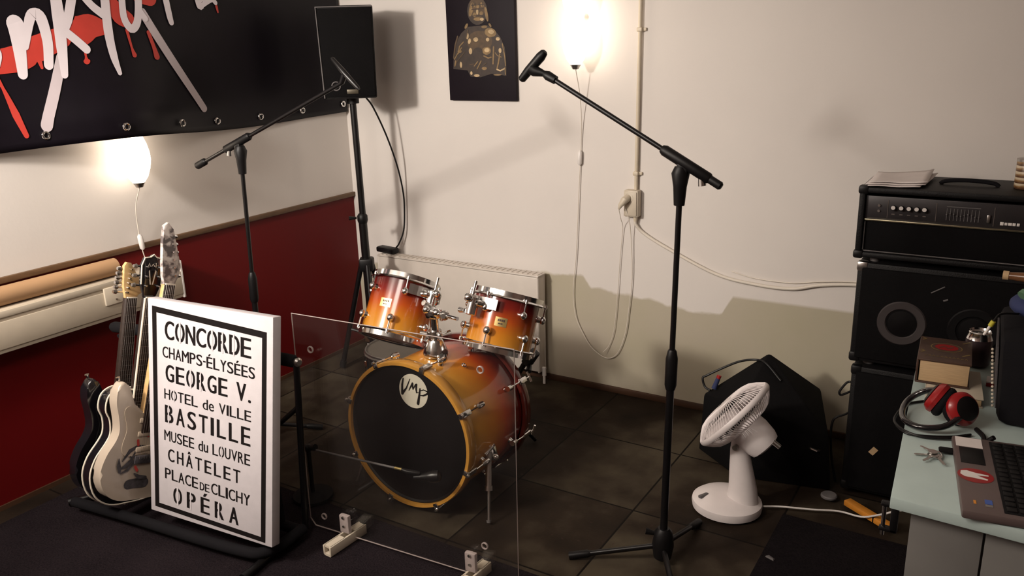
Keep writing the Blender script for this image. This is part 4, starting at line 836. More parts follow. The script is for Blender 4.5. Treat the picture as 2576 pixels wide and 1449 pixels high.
# bright cut edges: a thin chamfer around the rim
mb = MB(PF); ch = 0.0022
mb.tube([(a, b, -th_/2) for a, b in out], ch, 6, closed=True)
part('polished_rim', mb, M['acredge'], pn)
for a, b in ((0.071, 0.690), (0.741, 0.118), (0.066, 0.047), (0.745, 0.728)):
    part('hole_ring', MB(PF).torus(0.0105, 0.0026, Matrix.Translation((a, b, -th_/2)), 28, 8, 1.4), M['acredge'], px_t)
for u in (0.185, 0.705):
    c0 = PF @ Vector((u, 0, 0))
    ft = MB(Matrix.Translation((c0.x, c0.y, 0.012)) @ Matrix.Rotation(0.0586-0.12, 4, 'Z'))
    for sx in (-1, 1): ft.box((sx*0.0155, -0.026, 0.022), (0.0075, 0.175, 0.036), bev=0.0015)
    ft.box((0, -0.026, 0.0055), (0.031, 0.174, 0.009)); ft.box((0, -0.075, 0.036), (0.031, 0.070, 0.008)); ft.box((0, 0.035, 0.036), (0.031, 0.045, 0.008))
    fp = part('foot', ft, M['cream'], px_t, label='cream plastic channel foot')
    bk = part('bracket', MB(Matrix.Translation((c0.x, c0.y, 0.012)) @ Matrix.Rotation(0.0586, 4, 'Z')).box((-0.008, -0.012, 0.075), (0.040, 0.018, 0.07), bev=0.004), M['acredge'], px_t)
    part('bolt', MB(PF).tube([(u-0.008, 0.085, 0.004), (u-0.008, 0.085, 0.028)], 0.005, 10), M['steel'], bk)
    part('bolt', MB(PF).tube([(u-0.008, 0.050, 0.004), (u-0.008, 0.050, 0.026)], 0.005, 10), M['steel'], bk)

# ------------------------------------------------------------------ low kick-drum microphone
km = thing('microphone_stand', 'low microphone stand with a thin arm across the bass drum head', 'microphone stand', (1.035, -1.5, 0))
part('round_base', MB().lathe([(0.0, 0.012), (0.075, 0.012), (0.080, 0.016), (0.078, 0.026), (0.03, 0.034), (0.0, 0.036)], Matrix.Translation((1.035, -1.5, 0)), 32), M['blackmat'], km)
rodpart('pole', [(1.035, -1.5, 0.03), (1.035, -1.5, 0.24)], 0.0085, 'blackmetal', km)
part('joint', MB().ball((1.035, -1.5, 0.225), 0.016).tube([(1.035, -1.5, 0.225), (1.075, -1.5, 0.238)], [0.010, 0.013], 10), M['black'], km)
rodpart('arm', [(1.02, -1.5, 0.2225), (1.470, -1.5, 0.253)], 0.0042, 'greyrubber', km, 10)
part('brass_tip', MB().tube([(1.468, -1.5, 0.253), (1.500, -1.5, 0.2552)], 0.0055, 10), M['gold'], km)
part('clip', MB().tube([(1.497, -1.5, 0.254), (1.520, -1.492, 0.246), (1.555, -1.47, 0.238)], [0.006, 0.011, 0.009], 12), M['blackmetal'], km)
kmic = thing('microphone', 'black microphone in the clip in front of the bass drum head', 'microphone', (1.58, -1.46, 0.235))
part('mic_body', MB().tube([(1.535, -1.478, 0.222), (1.565, -1.466, 0.226), (1.585, -1.458, 0.229)], [0.010, 0.013, 0.018], 16), M['black'], kmic)
part('mic_grille', MB().tube([(1.585, -1.458, 0.229), (1.600, -1.452, 0.231), (1.622, -1.444, 0.234), (1.628, -1.442, 0.235)], [0.019, 0.023, 0.021, 0.012], 18), M['blackmetal'], kmic)

# ------------------------------------------------------------------ amplifier stack on the right
FY = -0.488
def cab(name, label, x0, x1, z0, z1, depth=0.36):
    t = thing(name, label, 'speaker cabinet', ((x0+x1)/2, FY+depth/2, z0))
    part('cabinet', MB().box(((x0+x1)/2, FY+0.012+depth/2, (z0+z1)/2), (x1-x0, depth, z1-z0), bev=0.010), M['tolex'], t)
    part('front_grille', MB().box(((x0+x1)/2, FY+0.006, (z0+z1)/2), (x1-x0-0.036, 0.016, z1-z0-0.036), bev=0.004), M['grille'], t)
    for x in (x0+0.016, x1-0.016):
        for z in (z0+0.016, z1-0.016):
            hot = x < x1-0.1 and z > z1-0.1
            part('corner_protector', MB().box((x, FY+0.026, z), (0.038, 0.036, 0.038), bev=0.009), M['steel'] if hot and name == 'bass_cabinet' else M['black'], t)
    return t
c2 = cab('guitar_cabinet', 'black speaker cabinet at the bottom of the amplifier stack', 2.812, 3.452, 0.028, 0.532)
for x in (2.86, 3.40):
    for y in (FY+0.07, FY+0.31): part('foot', MB().tube([(x, y, 0.028), (x, y, 0.0165)], 0.02, 14), M['greyrubber'], c2)
part('tape_mark', MB().box((2.916, FY-0.0035, 0.214), (0.020, 0.002, 0.030), Matrix.Rotation(0.6, 3, 'Y')), M['pages'], c2, label='small beige scrap of tape on the grille')
c1 = cab('bass_cabinet', 'black speaker cabinet with two visible cones, under the amplifier head', 2.800, 3.440, 0.552, 0.925)
for x in (2.86, 3.38):
    for y in (FY+0.07, FY+0.31): part('foot', MB().tube([(x, y, 0.552), (x, y, 0.5325)], 0.02, 14), M['greyrubber'], c1)
conem = pm('grey_cone_surround', (0.040, 0.032, 0.032), 0.6, var=0.1)
for x, z, r0, mm in ((2.963, 0.722, 0.080, conem), (3.185, 0.727, 0.080, M['black'])):
    T = zframe((x, FY-0.0025, z), (0, -1, 0))
    cn = part('speaker_cone', MB().lathe([(r0, 0.0), (r0-0.004, 0.004), (r0-0.026, 0.003), (r0-0.030, -0.001)], T, 44), mm, c1, label='grey ring of a speaker showing at the grille' if mm is conem else None)
    part('dust_cap', MB().lathe([(r0-0.030, -0.001), (0.02, 0.002), (0.0, 0.003)], T, 32), M['head'], cn)
part('scuff', MB().tube([(3.045, FY-0.003, 0.845), (3.085, FY-0.003, 0.872)], 0.0022, 6), M['greyrubber'], c1)
part('scuff', MB().tube([(3.085, FY-0.003, 0.822), (3.099, FY-0.003, 0.828)], 0.0032, 6), M['greyrubber'], c1)
ah = thing('amplifier_head', 'black bass amplifier head on top of the speaker cabinets', 'amplifier', (3.11, -0.32, 0.945))
AX0, AX1, AZ0, AZ1 = 2.787, 3.435, 0.945, 1.194
sh = MB()
sh.box(((AX0+AX1)/2, FY+0.16, AZ1-0.010), (AX1-AX0, 0.32, 0.020), bev=0.006); sh.box(((AX0+AX1)/2, FY+0.16, AZ0+0.010), (AX1-AX0, 0.32, 0.020), bev=0.006)
for x in (AX0+0.010, AX1-0.010): sh.box((x, FY+0.16, (AZ0+AZ1)/2), (0.020, 0.32, AZ1-AZ0), bev=0.006)
sh.box(((AX0+AX1)/2, FY+0.31, (AZ0+AZ1)/2), (AX1-AX0-0.03, 0.012, AZ1-AZ0-0.03))
part('case', sh, M['tolex'], ah)
for x in (2.85, 3.37):
    for y in (FY+0.05, FY+0.27): part('foot', MB().tube([(x, y, 0.947), (x, y, 0.9255)], 0.016, 12), M['greyrubber'], ah)
for z in (AZ0+0.010, AZ1-0.010): part('corner_protector', MB().box((AX0+0.012, FY+0.016, z), (0.034, 0.038, 0.030), bev=0.008), M['black'], ah)
pnl = part('control_panel', MB().box(((AX0+AX1)/2, FY+0.024, 1.122), (AX1-AX0-0.04, 0.016, 0.082), bev=0.002), pm('dark_grey_front_panel', (0.030, 0.026, 0.028), 0.4, 0.3), ah)
part('lower_grille', MB().box(((AX0+AX1)/2, FY+0.026, 1.022), (AX1-AX0-0.05, 0.012, 0.105), bev=0.003), M['grille'], ah)
part('trim_strip', MB().box(((AX0+AX1)/2, FY+0.014, 1.079), (AX1-AX0-0.042, 0.008, 0.006), bev=0.001), pm('brushed_brass_strip', (0.42, 0.38, 0.26), 0.25, 0.9), ah, label='brass coloured strip between panel and grille')
part('trim_strip', MB().box(((AX0+AX1)/2, FY+0.016, 0.968), (AX1-AX0-0.042, 0.006, 0.003)), M['greyrubber'], ah)
part('trim_strip', MB().box((AX0+0.024, FY+0.016, 1.022), (0.003, 0.006, 0.10)), M['greyrubber'], ah)
PY = FY+0.0145
for x in (2.898, 2.923, 2.947, 2.971, 2.995):
    k = part('knob', MB().tube([(x, PY+0.004, 1.126), (x, PY-0.012, 1.126)], [0.0095, 0.008], 18), M['black'], ah)
    part('knob_cap', MB().tube([(x, PY-0.0125, 1.1285), (x, PY-0.014, 1.1285)], 0.0068, 16), M['white'], k)
    part('scale_mark', MB().box((x, PY+0.001, 1.1035), (0.010, 0.002, 0.003)), M['steel'], pnl)
for z in (1.131, 1.112): part('input_jack', MB().tube([(2.852, PY+0.004, z), (2.852, PY-0.003, z)], [0.006, 0.0045], 14), M['steel'], ah)
for x, z0, z1 in ((2.880, 1.090, 1.152), (3.030, 1.090, 1.152), (3.200, 1.088, 1.150)): part('divider_line', MB().box((x, PY+0.001, (z0+z1)/2), (0.0018, 0.002, z1-z0)), M['steel'], pnl)
for k in range(10):
    s_ = part('slider', MB().box((3.062+k*0.0105, PY+0.0008, 1.117), (0.0022, 0.002, 0.040)), M['greyrubber'], ah)
    part('slider_cap', MB().box((3.062+k*0.0105, PY-0.002, 1.117+0.004*math.sin(k*1.3)), (0.005, 0.006, 0.0035), bev=0.001), M['greyrubber'], s_)
part('scale_mark', MB().box((3.11, PY+0.001, 1.143), (0.10, 0.002, 0.0025)), M['greyrubber'], pnl)
part('rocker_switch', MB().box((3.185, PY-0.002, 1.112), (0.010, 0.010, 0.026), bev=0.002), M['steel'], ah)
for k, wd in enumerate((0.010, 0.008, 0.011, 0.009, 0.008)): part('logo_letter', MB().box((3.224+k*0.0115, PY+0.0008, 1.099), (wd, 0.002, 0.009 if k else 0.011), bev=0.0006), M['white'], ah)
part('logo_letter', MB().box((3.300, PY+0.0008, 1.099), (0.012, 0.002, 0.008), bev=0.0006), M['white'], ah)
hd = MB().tube(smooth_path([(3.02, -0.33, 1.195), (3.04, -0.33, 1.206), (3.11, -0.33, 1.211), (3.18, -0.33, 1.206), (3.20, -0.33, 1.195)]), 0.007, 10); part('strap_handle', hd, M['foam'], ah)
def sheet(label, pts, z, curl):
    mb = MB(); n = 8; A, B_, C_, D_ = [Vector((*p, 0)) for p in pts]; g_ = []
    for i in range(n+1):
        row = []
        for j in range(n+1):
            u, v = i/n, j/n; p = A.lerp(B_, u).lerp(D_.lerp(C_, u), v); row.append(mb.v((p.x, p.y, z+curl*(u**3)*(0.4+v)+0.002*math.sin(5*u+2*v)**2)))
        g_.append(row)
    for i in range(n):
        for j in range(n): mb.face([g_[i][j], g_[i+1][j], g_[i+1][j+1], g_[i][j+1]])
    o = single('paper_sheet', mb, M['paper'], label, 'paper', 'papers on the amplifier head', (pts[0][0], pts[0][1], z)); md = o.modifiers.new('s', 'SOLIDIFY'); md.thickness = 0.0006
sheet('bottom sheet of the three papers on the amplifier head, sticking out at the front', [(2.795, -0.485), (2.972, -0.465), (2.985, -0.215), (2.800, -0.215)], 1.198, 0.004)
sheet('middle sheet of the three papers on the amplifier head', [(2.800, -0.470), (2.985, -0.440), (3.000, -0.190), (2.812, -0.215)], 1.2015, 0.006)
sheet('top sheet of the three papers on the amplifier head, with a curled right corner', [(2.806, -0.445), (2.990, -0.425), (2.985, -0.180), (2.800, -0.205)], 1.2055, 0.012)
tn = thing('striped_tin', 'brown and cream striped tin on top of the amplifier head, at the right edge', 'tin', (3.276, -0.33, 1.195))
def stripes():
    mt, nt, bs = newmat('striped_tin_print'); s = sep(nt); f = math_(nt, 'FRACT', math_(nt, 'MULTIPLY', s[2], 52.0)); f2 = math_(nt, 'ADD', f, math_(nt, 'MULTIPLY', math_(nt, 'SUBTRACT', noise(nt, 50, 2), 0.5), 0.5))
    r = ramp(nt, [(0.2, (0.10, 0.045, 0.02)), (0.5, (0.30, 0.17, 0.07)), (0.75, (0.60, 0.50, 0.36))]); nt.links.new(f2, r.inputs[0]); nt.links.new(r.outputs[0], bs.inputs['Base Color']); bs.inputs['Roughness'].default_value = 0.35; return mt
part('can_wall', MB().lathe([(0.034, 0.0), (0.036, 0.003), (0.036, 0.088), (0.034, 0.091)], Matrix.Translation((3.276, -0.33, 1.195)), 36, cap0=True), stripes(), tn)
part('lid', MB().lathe([(0.037, 0.090), (0.037, 0.098), (0.030, 0.100), (0.0, 0.100)], Matrix.Translation((3.276, -0.33, 1.195)), 36), M['steel'], tn)
for label, pts in (('upper black cable loop sticking out beside the amplifier stack', [(2.806, -0.43, 0.447), (2.80, -0.43, 0.446), (2.790, -0.435, 0.438), (2.772, -0.44, 0.405), (2.778, -0.44, 0.392), (2.80, -0.43, 0.402), (2.806, -0.42, 0.404)]),
                   ('lower black cable loop sticking out beside the amplifier stack', [(2.806, -0.42, 0.316), (2.795, -0.43, 0.310), (2.772, -0.44, 0.300), (2.758, -0.445, 0.280), (2.755, -0.445, 0.22), (2.765, -0.44, 0.12), (2.785, -0.43, 0.02)])):
    single('cable_loop', MB().tube(smooth_path(pts), 0.0045, 8), M['black'], label, 'cable', 'cable loops beside the amplifiers', pts[0])

# ------------------------------------------------------------------ floor monitor wedge behind the fan
mw = thing('floor_monitor', 'black wedge floor monitor behind the white fan', 'monitor speaker', (2.5, -0.35, 0))
FM_ = [(2.215, -0.386, 0.002), (2.430, -0.545, 0.002), (2.775, -0.475, 0.002), (2.655, -0.12, 0.002), (2.33, -0.14, 0.002)]
TM_ = [(2.228, -0.384, 0.262), (2.424, -0.515, 0.315), (2.755, -0.478, 0.225), (2.660, -0.20, 0.30), (2.467, -0.300, 0.459)]
mb = MB(); pts_ = [mb.v(p) for p in FM_+TM_]
bmesh.ops.convex_hull(mb.bm, input=pts_); bmesh.ops.bevel(mb.bm, geom=list(mb.bm.edges), offset=0.006, segments=2, affect='EDGES', profile=0.5)
part('cabinet', mb, M['grille'], mw)
q0, q1, q2 = Vector((2.43, -0.50, 0.33)), Vector((2.70, -0.475, 0.25)), Vector((2.47, -0.32, 0.455))
n_ = (q1-q0).cross(q2-q0).normalized(); cc = (q0+q1+q2)/3
part('side_handle', MB().tube([(2.690, -0.487, 0.17), (2.698, -0.497, 0.172), (2.718, -0.497, 0.168), (2.725, -0.483, 0.166)], 0.005, 8), M['steel'], mw)
cbm = thing('monitor_cable', 'black cable looped over the top of the floor monitor', 'cable', (2.3, -0.33, 0.3))
part('cable', MB().tube(smooth_path([(2.262, -0.405, 0.292), (2.235, -0.395, 0.30), (2.222, -0.388, 0.333), (2.236, -0.38, 0.345), (2.30, -0.36, 0.385), (2.36, -0.335, 0.415), (2.42, -0.32, 0.427), (2.47, -0.345, 0.428), (2.54, -0.38, 0.38)]), 0.0048, 8), M['black'], cbm)
part('connector', MB().tube([(2.275, -0.398, 0.300), (2.288, -0.388, 0.345)], [0.011, 0.009], 12), M['blue'], cbm, label='dark blue connector')
part('connector_ring', MB().tube([(2.288, -0.388, 0.345), (2.292, -0.385, 0.358)], 0.0095, 12), M['redplastic'], cbm, label='red ring')

# ------------------------------------------------------------------ table fan
fn = thing('table_fan', 'white table fan standing on the floor, tilted upwards', 'fan', (2.468, -0.78, 0))
def oval(z, rx, ry, cx=2.466, cy=-0.790, n=48): return [(cx+rx*math.cos(2*PI*i/n), cy+ry*math.sin(2*PI*i/n), z) for i in range(n)]
mb = MB(); rings_ = [[mb.v(p) for p in oval(z, r*1.0, r*0.92)] for z, r in ((0.004, 0.118), (0.010, 0.127), (0.030, 0.130), (0.040, 0.128), (0.052, 0.112), (0.062, 0.085), (0.068, 0.05))]
for A, B_ in zip(rings_, rings_[1:]):
    for k in range(48): mb.face([A[k], A[(k+1) % 48], B_[(k+1) % 48], B_[k]])
mb.face(rings_[0][::-1]); mb.face(rings_[-1])
part('base', mb, M['fan'], fn)
part('switch', MB().box((2.392, -0.84, 0.061), (0.016, 0.042, 0.012), Matrix.Rotation(-0.5, 3, 'Z') @ Matrix.Rotation(-0.25, 3, 'Y'), bev=0.004), M['greyrubber'], fn)
mb = MB(); prof_ = [(0.045, 0.060, 0.052, 2.522), (0.10, 0.052, 0.045, 2.522), (0.18, 0.043, 0.037, 2.512), (0.255, 0.034, 0.032, 2.503), (0.285, 0.030, 0.028, 2.502), (0.30, 0.020, 0.018, 2.503)]
rings_ = [[mb.v(p) for p in oval(z, a, b, cx, -0.785, 32)] for z, a, b, cx in prof_]
for A, B_ in zip(rings_, rings_[1:]):
    for k in range(32): mb.face([A[k], A[(k+1) % 32], B_[(k+1) % 32], B_[k]])
mb.face(rings_[-1]); cl_ = part('column', mb, M['fan'], fn)
part('tilt_screw', MB().tube([(2.497, -0.812, 0.275), (2.495, -0.826, 0.275)], [0.012, 0.010], 14), M['steel'], cl_)
fax = Vector((-0.75, -0.02, 0.66)).normalized(); fcn = Vector((2.474, -0.776, 0.385)); FT = zframe(fcn, fax, (0, 0, 1))
def dome(z, r, bulge_, n=8):
    return [(r*(1-k/n*0.72), z+bulge_*math.sin(k/n*PI/2)) for k in range(n+1)]
cage = MB(); R0 = 0.158
def wire_side(sgn, depth, name, hub_r):
    mb = MB(FT)
    for k in range(84):
        a = 2*PI*k/84; pts = []
        for j in range(7):
            t_ = j/6; r = R0+(hub_r-R0)*t_; pts.append((r*math.cos(a+0.25*t_), r*math.sin(a+0.25*t_), sgn*(0.010+depth*math.sin(min(1, t_*1.9)*PI/2))))
        mb.tube(pts, 0.0015, 5)
    return part(name, mb, M['fan'], fn)
wire_side(1, 0.040, 'front_grille', 0.03); wire_side(-1, 0.044, 'rear_grille', 0.045)
part('grille_rim', MB(FT).torus(R0, 0.0055, None, 64, 10, 2.0), M['fan'], fn)
part('grille_cap', MB(FT).lathe([(0.034, 0.048), (0.032, 0.054), (0.0, 0.056)], None, 32), M['fan'], fn)
bl = []
mb = MB(FT).tube([(0, 0, -0.02), (0, 0, 0.022)], [0.032, 0.030], 24); hub_ = part('blade_hub', mb, M['fan'], fn)
for k in range(3):
    a0 = k*2*PI/3; mb = MB(FT @ rot_(a0)); n = 8; g_ = []
    for i in range(n+1):
        r = 0.028+(0.140-0.028)*i/n; row = []
        for j in range(n+1):
            u = j/n-0.5; wdt = 0.55+0.75*math.sin(PI*min(1, 0.25+i/n*0.75)); a = u*wdt*1.1; row.append(mb.v((r*math.cos(a), r*math.sin(a), -u*0.036*(1-0.3*i/n))))
        g_.append(row)
    for i in range(n):
        for j in range(n): mb.face([g_[i][j], g_[i+1][j], g_[i+1][j+1], g_[i][j+1]])
    o = part('blade', mb, M['fan'], fn); md = o.modifiers.new('s', 'SOLIDIFY'); md.thickness = 0.0016
mt_ = MB(FT); mt_.lathe([(0.050, -0.044), (0.064, -0.058), (0.068, -0.090), (0.065, -0.135), (0.058, -0.156), (0.040, -0.163), (0.0, -0.164)], None, 36, cap0=True)
mh = part('motor_housing', mt_, M['fan'], fn)
part('oscillation_knob', MB(FT).tube([(0.046, -0.02, -0.155), (0.050, -0.02, -0.185)], [0.010, 0.009], 14), M['chrome'], mh)
part('tilt_bracket', MB().hexa([(2.478, -0.80, 0.262), (2.525, -0.80, 0.262), (2.525, -0.765, 0.262), (2.478, -0.765, 0.262)], [(2.500, -0.795, 0.345), (2.548, -0.785, 0.335), (2.548, -0.745, 0.335), (2.500, -0.755, 0.345)], bev=0.008), M['fan'], fn)
single('fan_cord', MB().tube(smooth_path([(2.590, -0.745, 0.022), (2.65, -0.715, 0.022), (2.75, -0.68, 0.021), (2.84, -0.645, 0.021), (2.92, -0.66, 0.030), (2.985, -0.69, 0.075), (3.045, -0.72, 0.125), (3.10, -0.72, 0.14)]), 0.0035, 8), M['white'], 'white cord running from the fan across the floor to the desk', 'cord')

# ------------------------------------------------------------------ desk
dk = thing('desk', 'pale green grey desk in the right foreground', 'desk', (3.45, -1.27, 0))
part('desk_top', MB().hexa([(3.108, -1.766, 0.712), (3.90, -1.81, 0.712), (3.85, -0.78, 0.712), (3.054, -0.80, 0.712)], [(3.108, -1.766, 0.740), (3.90, -1.81, 0.740), (3.85, -0.78, 0.740), (3.054, -0.80, 0.740)], bev=0.002), M['table'], dk)
part('cabinet_body', MB().hexa([(3.150, -1.722, 0.03), (3.88, -1.765, 0.03), (3.83, -0.83, 0.03), (3.100, -0.85, 0.03)], [(3.150, -1.722, 0.711), (3.88, -1.765, 0.711), (3.83, -0.83, 0.711), (3.100, -0.85, 0.711)]), M['cabinet'], dk)
def fpt(t_, y_off, z): return (3.150+0.73*t_, -1.722-0.043*t_-y_off, z)
for a, b in ((0.0, 0.192), (0.198, 0.60), (0.606, 1.0)):
    d_ = part('door', MB().hexa([fpt(a, 0.018, 0.05), fpt(b, 0.018, 0.05), fpt(b, 0.001, 0.05), fpt(a, 0.001, 0.05)], [fpt(a, 0.018, 0.706), fpt(b, 0.018, 0.706), fpt(b, 0.001, 0.706), fpt(a, 0.001, 0.706)], bev=0.0015), M['cabinet'], dk)
part('plinth', MB().box((3.49, -1.25, 0.022), (0.62, 0.80, 0.012)), M['black'], dk)
for x, y in ((3.16, -1.70), (3.86, -1.74), (3.82, -0.86), (3.12, -0.88)): part('foot', MB().tube([(x, y, 0.030), (x, y, 0.0165)], 0.02, 12), M['black'], dk)
DZ = 0.7402
# laptop
LA = Vector((3.246, -1.791, DZ)); LX = Vector((0.985, 0.135, 0)).normalized()
LT = frame(LA, LX, (-0.135, 0.985, 0))
lt = thing('laptop', 'open brown grey laptop on the desk with stickers on its palm rest', 'laptop', LA, LT.to_3x3())
LW, LD = 0.245, 0.365
part('base', MB().box((LW/2, LD/2, 0.012), (LW, LD, 0.020), bev=0.005), M['laptop'], lt, world=False)
part('keyboard', MB().box((0.155, LD/2, 0.0222), (0.155, LD-0.03, 0.003), bev=0.001), M['blackmat'], lt, world=False)
for i in range(6):
    for j in range(15): part('key', MB().box((0.092+i*0.0235, 0.030+j*0.0218, 0.0245), (0.019, 0.0175, 0.004), bev=0.001), M['black'], lt, world=False)
part('touchpad', MB().box((0.036, 0.262, 0.0224), (0.050, 0.082, 0.0012), bev=0.0005), M['black'], lt, world=False)
part('paper_sticker', MB().box((0.034, 0.332, 0.0225), (0.056, 0.050, 0.0008)), M['paper'], lt, world=False)
mb = MB(); mb.flat([(0.036+0.036*math.cos(2*PI*k/40), 0.163+0.033*math.sin(2*PI*k/40)) for k in range(40)], None, 0.0226); stk = part('oval_sticker', mb, M['redplastic'], lt, world=False, label='red oval sticker with a white pointing hand')
mb = MB(); mb.flat([(0.008, 0.178), (0.020, 0.182), (0.036, 0.176), (0.062, 0.172), (0.062, 0.167), (0.040, 0.164), (0.060, 0.152), (0.058, 0.147), (0.034, 0.150), (0.014, 0.152), (0.006, 0.162)], None, 0.0231); part('hand_mark', mb, M['white'], stk, world=False)
part('blue_sticker', MB().box((0.052, 0.050, 0.0225), (0.014, 0.018, 0.0008)), pm('blue_sticker_print', (0.05, 0.10, 0.36), 0.3), lt, world=False)
part('silver_sticker', MB().box((0.052, 0.034, 0.0225), (0.014, 0.009, 0.0008)), M['steel'], lt, world=False)
part('small_mark', MB().box((0.026, 0.042, 0.0225), (0.005, 0.014, 0.0008)), M['orange'], lt, world=False)
part('screen', MB().box((LW+0.045, LD/2, 0.122), (0.010, LD, 0.220), Matrix.Rotation(0.42, 3, 'Y'), bev=0.003), M['black'], lt, world=False)
# keys
ky = thing('key_bunch', 'bunch of metal keys lying on the desk beside the laptop', 'keys', (3.175, -1.53, DZ))
part('key_ring', MB().torus(0.013, 0.0016, Matrix.Translation((3.172, -1.525, DZ+0.006)) @ Matrix.Rotation(0.25, 4, 'X'), 28, 8), M['chrome'], ky)
for a, L_, z in ((3.5, 0.045, 0.003), (4.3, 0.05, 0.006), (2.6, 0.04, 0.009), (5.2, 0.048, 0.005)):
    T = Matrix.Translation((3.172, -1.525, DZ+z)) @ rot_(a)
    mb = MB(T); mb.prism([(0.008+0.011*math.cos(2*PI*k/16), 0.011*math.sin(2*PI*k/16)) for k in range(16)], 0.002); mb.prism([(0.016, -0.004), (L_, -0.004), (L_+0.003, 0.0), (L_, 0.003), (L_-0.006, 0.0015), (L_-0.012, 0.004), (L_-0.018, 0.002), (0.016, 0.004)], 0.0018)
    part('key', mb, M['steel'], ky)
fb_ = part('key_fob', MB().box((3.205, -1.492, DZ+0.008), (0.060, 0.026, 0.008), Matrix.Rotation(0.15, 3, 'Z'), bev=0.005), M['blackmat'], ky)
# books, can, headphones
bk2 = thing('book', 'cream book lying flat under the thick dark one on the desk', 'book', (3.16, -1.10, DZ))
BR = Matrix.Rotation(0.10, 3, 'Z')
part('page_block', MB().box((3.172, -1.085, DZ+0.0125), (0.130, 0.200, 0.020), BR, bev=0.003), M['pages'], bk2)
part('cover', MB().box((3.173, -1.085, DZ+0.0245), (0.136, 0.206, 0.0035), BR, bev=0.001).box((3.173, -1.085, DZ+0.0015), (0.136, 0.206, 0.003), BR, bev=0.001).box((3.105, -1.092, DZ+0.0125), (0.004, 0.206, 0.026), BR), M['cream'], bk2)
bk1 = thing('book', 'thick dark book with a red oval emblem on its cover, lying on the desk', 'book', (3.14, -1.04, DZ+0.027))
BT_ = Matrix.Translation((3.139, -1.035, DZ+0.027)) @ Matrix.Rotation(0.06, 4, 'Z')
part('page_block', MB(BT_).box((0.002, -0.002, 0.036), (0.122, 0.186, 0.060), bev=0.002), M['pages'], bk1, label='tan page edges')
cv = MB(BT_); cv.box((0, 0, 0.069), (0.134, 0.196, 0.006), bev=0.002); cv.box((0, 0, 0.003), (0.134, 0.196, 0.006), bev=0.002); cv.box((-0.065, 0, 0.036), (0.006, 0.196, 0.066), bev=0.002)
cvp = part('cover', cv, M['leather'], bk1)
for nm, rx, ry, z, mm in (('emblem_ring', 0.041, 0.036, 0.0724, M['gold']), ('emblem_field', 0.038, 0.033, 0.0727, M['leather']), ('emblem', 0.030, 0.025, 0.0730, M['redplastic'])):
    part(nm, MB(BT_).flat([(0.002+rx*math.cos(2*PI*k/36), 0.018+ry*math.sin(2*PI*k/36)) for k in range(36)], None, z), mm, cvp)
part('emblem_mark', MB(BT_).stroke([(-0.014, 0.012), (-0.004, 0.024), (0.006, 0.010), (0.018, 0.022)], 0.006, None, 0.0733), M['leather'], cvp)
for k, (x, y) in enumerate(((-0.052, 0.078), (0.052, 0.078), (-0.052, -0.030), (0.052, -0.030))):
    part('corner_ornament', MB(BT_).stroke([(x-0.008, y-0.010), (x, y), (x+0.008*(1 if k % 2 else -1), y+0.008)], 0.005, None, 0.0726), M['gold'], cvp)
for k in range(11): part('cover_letter', MB(BT_).stroke([(-0.050+k*0.010, -0.066), (-0.047+k*0.010, -0.058 if k % 3 else -0.062), (-0.0445+k*0.010, -0.066)], 0.0022, None, 0.0726), M['gold'], cvp)
cn_ = thing('drink_can', 'silver drink can standing on the desk behind the books', 'can', (3.214, -0.85, DZ))
CT = Matrix.Translation((3.214, -0.85, DZ))
part('can_body', MB().lathe([(0.026, 0.0), (0.036, 0.010), (0.036, 0.086), (0.030, 0.103), (0.0295, 0.106)], CT, 36, cap0=True), pm('dark_can_print', (0.05, 0.03, 0.035), 0.3, 0.5), cn_)
part('can_top', MB().lathe([(0.036, 0.086), (0.0305, 0.102), (0.0315, 0.107), (0.0295, 0.110), (0.0275, 0.104), (0.0, 0.103)], CT, 36), M['chrome'], cn_)
part('pull_tab', MB().box((3.214, -0.856, DZ+0.1065), (0.012, 0.020, 0.002), bev=0.0008), M['steel'], cn_)
hp = thing('headphones', 'red and black headphones lying on the desk in front of the books', 'headphones', (3.17, -1.30, DZ))
for (cx, cy, cz), ax in (((3.150, -1.300, DZ+0.058), Vector((-0.88, 0.15, 0.45))), ((3.208, -1.325, DZ+0.050), Vector((0.62, -0.62, 0.42)))):
    T = zframe((cx, cy, cz), ax, (0, 0, 1))
    ec = part('ear_cup', MB(T).lathe([(0.0, 0.022), (0.022, 0.021), (0.036, 0.015), (0.043, 0.004), (0.042, -0.006), (0.030, -0.010)], None, 36), M['redplastic'], hp, label='glossy red ear cup')
    part('ear_cushion', MB(T).torus(0.030, 0.013, Matrix.Translation((0, 0, -0.016)), 32, 12), M['foam'], ec)
    part('cup_plate', MB(T).lathe([(0.0, 0.0245), (0.022, 0.0235), (0.031, 0.0195)], None, 28), M['black'], ec)
part('headband', MB().tube(smooth_path([(3.150, -1.285, DZ+0.075), (3.115, -1.26, DZ+0.055), (3.082, -1.27, DZ+0.030), (3.072, -1.32, DZ+0.016), (3.085, -1.375, DZ+0.012), (3.125, -1.405, DZ+0.014), (3.175, -1.392, DZ+0.022), (3.212, -1.345, DZ+0.040)]), [0.008]*43, 10), M['blackgloss'], hp)
single('headphone_cable', MB().tube(smooth_path([(3.07, -1.40, DZ+0.004), (3.10, -1.435, DZ+0.004), (3.15, -1.425, DZ+0.004), (3.20, -1.40, DZ+0.004), (3.235, -1.37, DZ+0.004), (3.20, -1.415, DZ+0.006), (3.14, -1.44, DZ+0.006), (3.095, -1.43, DZ+0.007), (3.064, -1.385, DZ+0.005), (3.060, -1.33, DZ+0.004), (3.075, -1.25, DZ+0.004), (3.12, -1.20, DZ+0.004)]), 0.0034, 8), M['black'], 'thin black cable coiled around the headphones on the desk', 'cable')
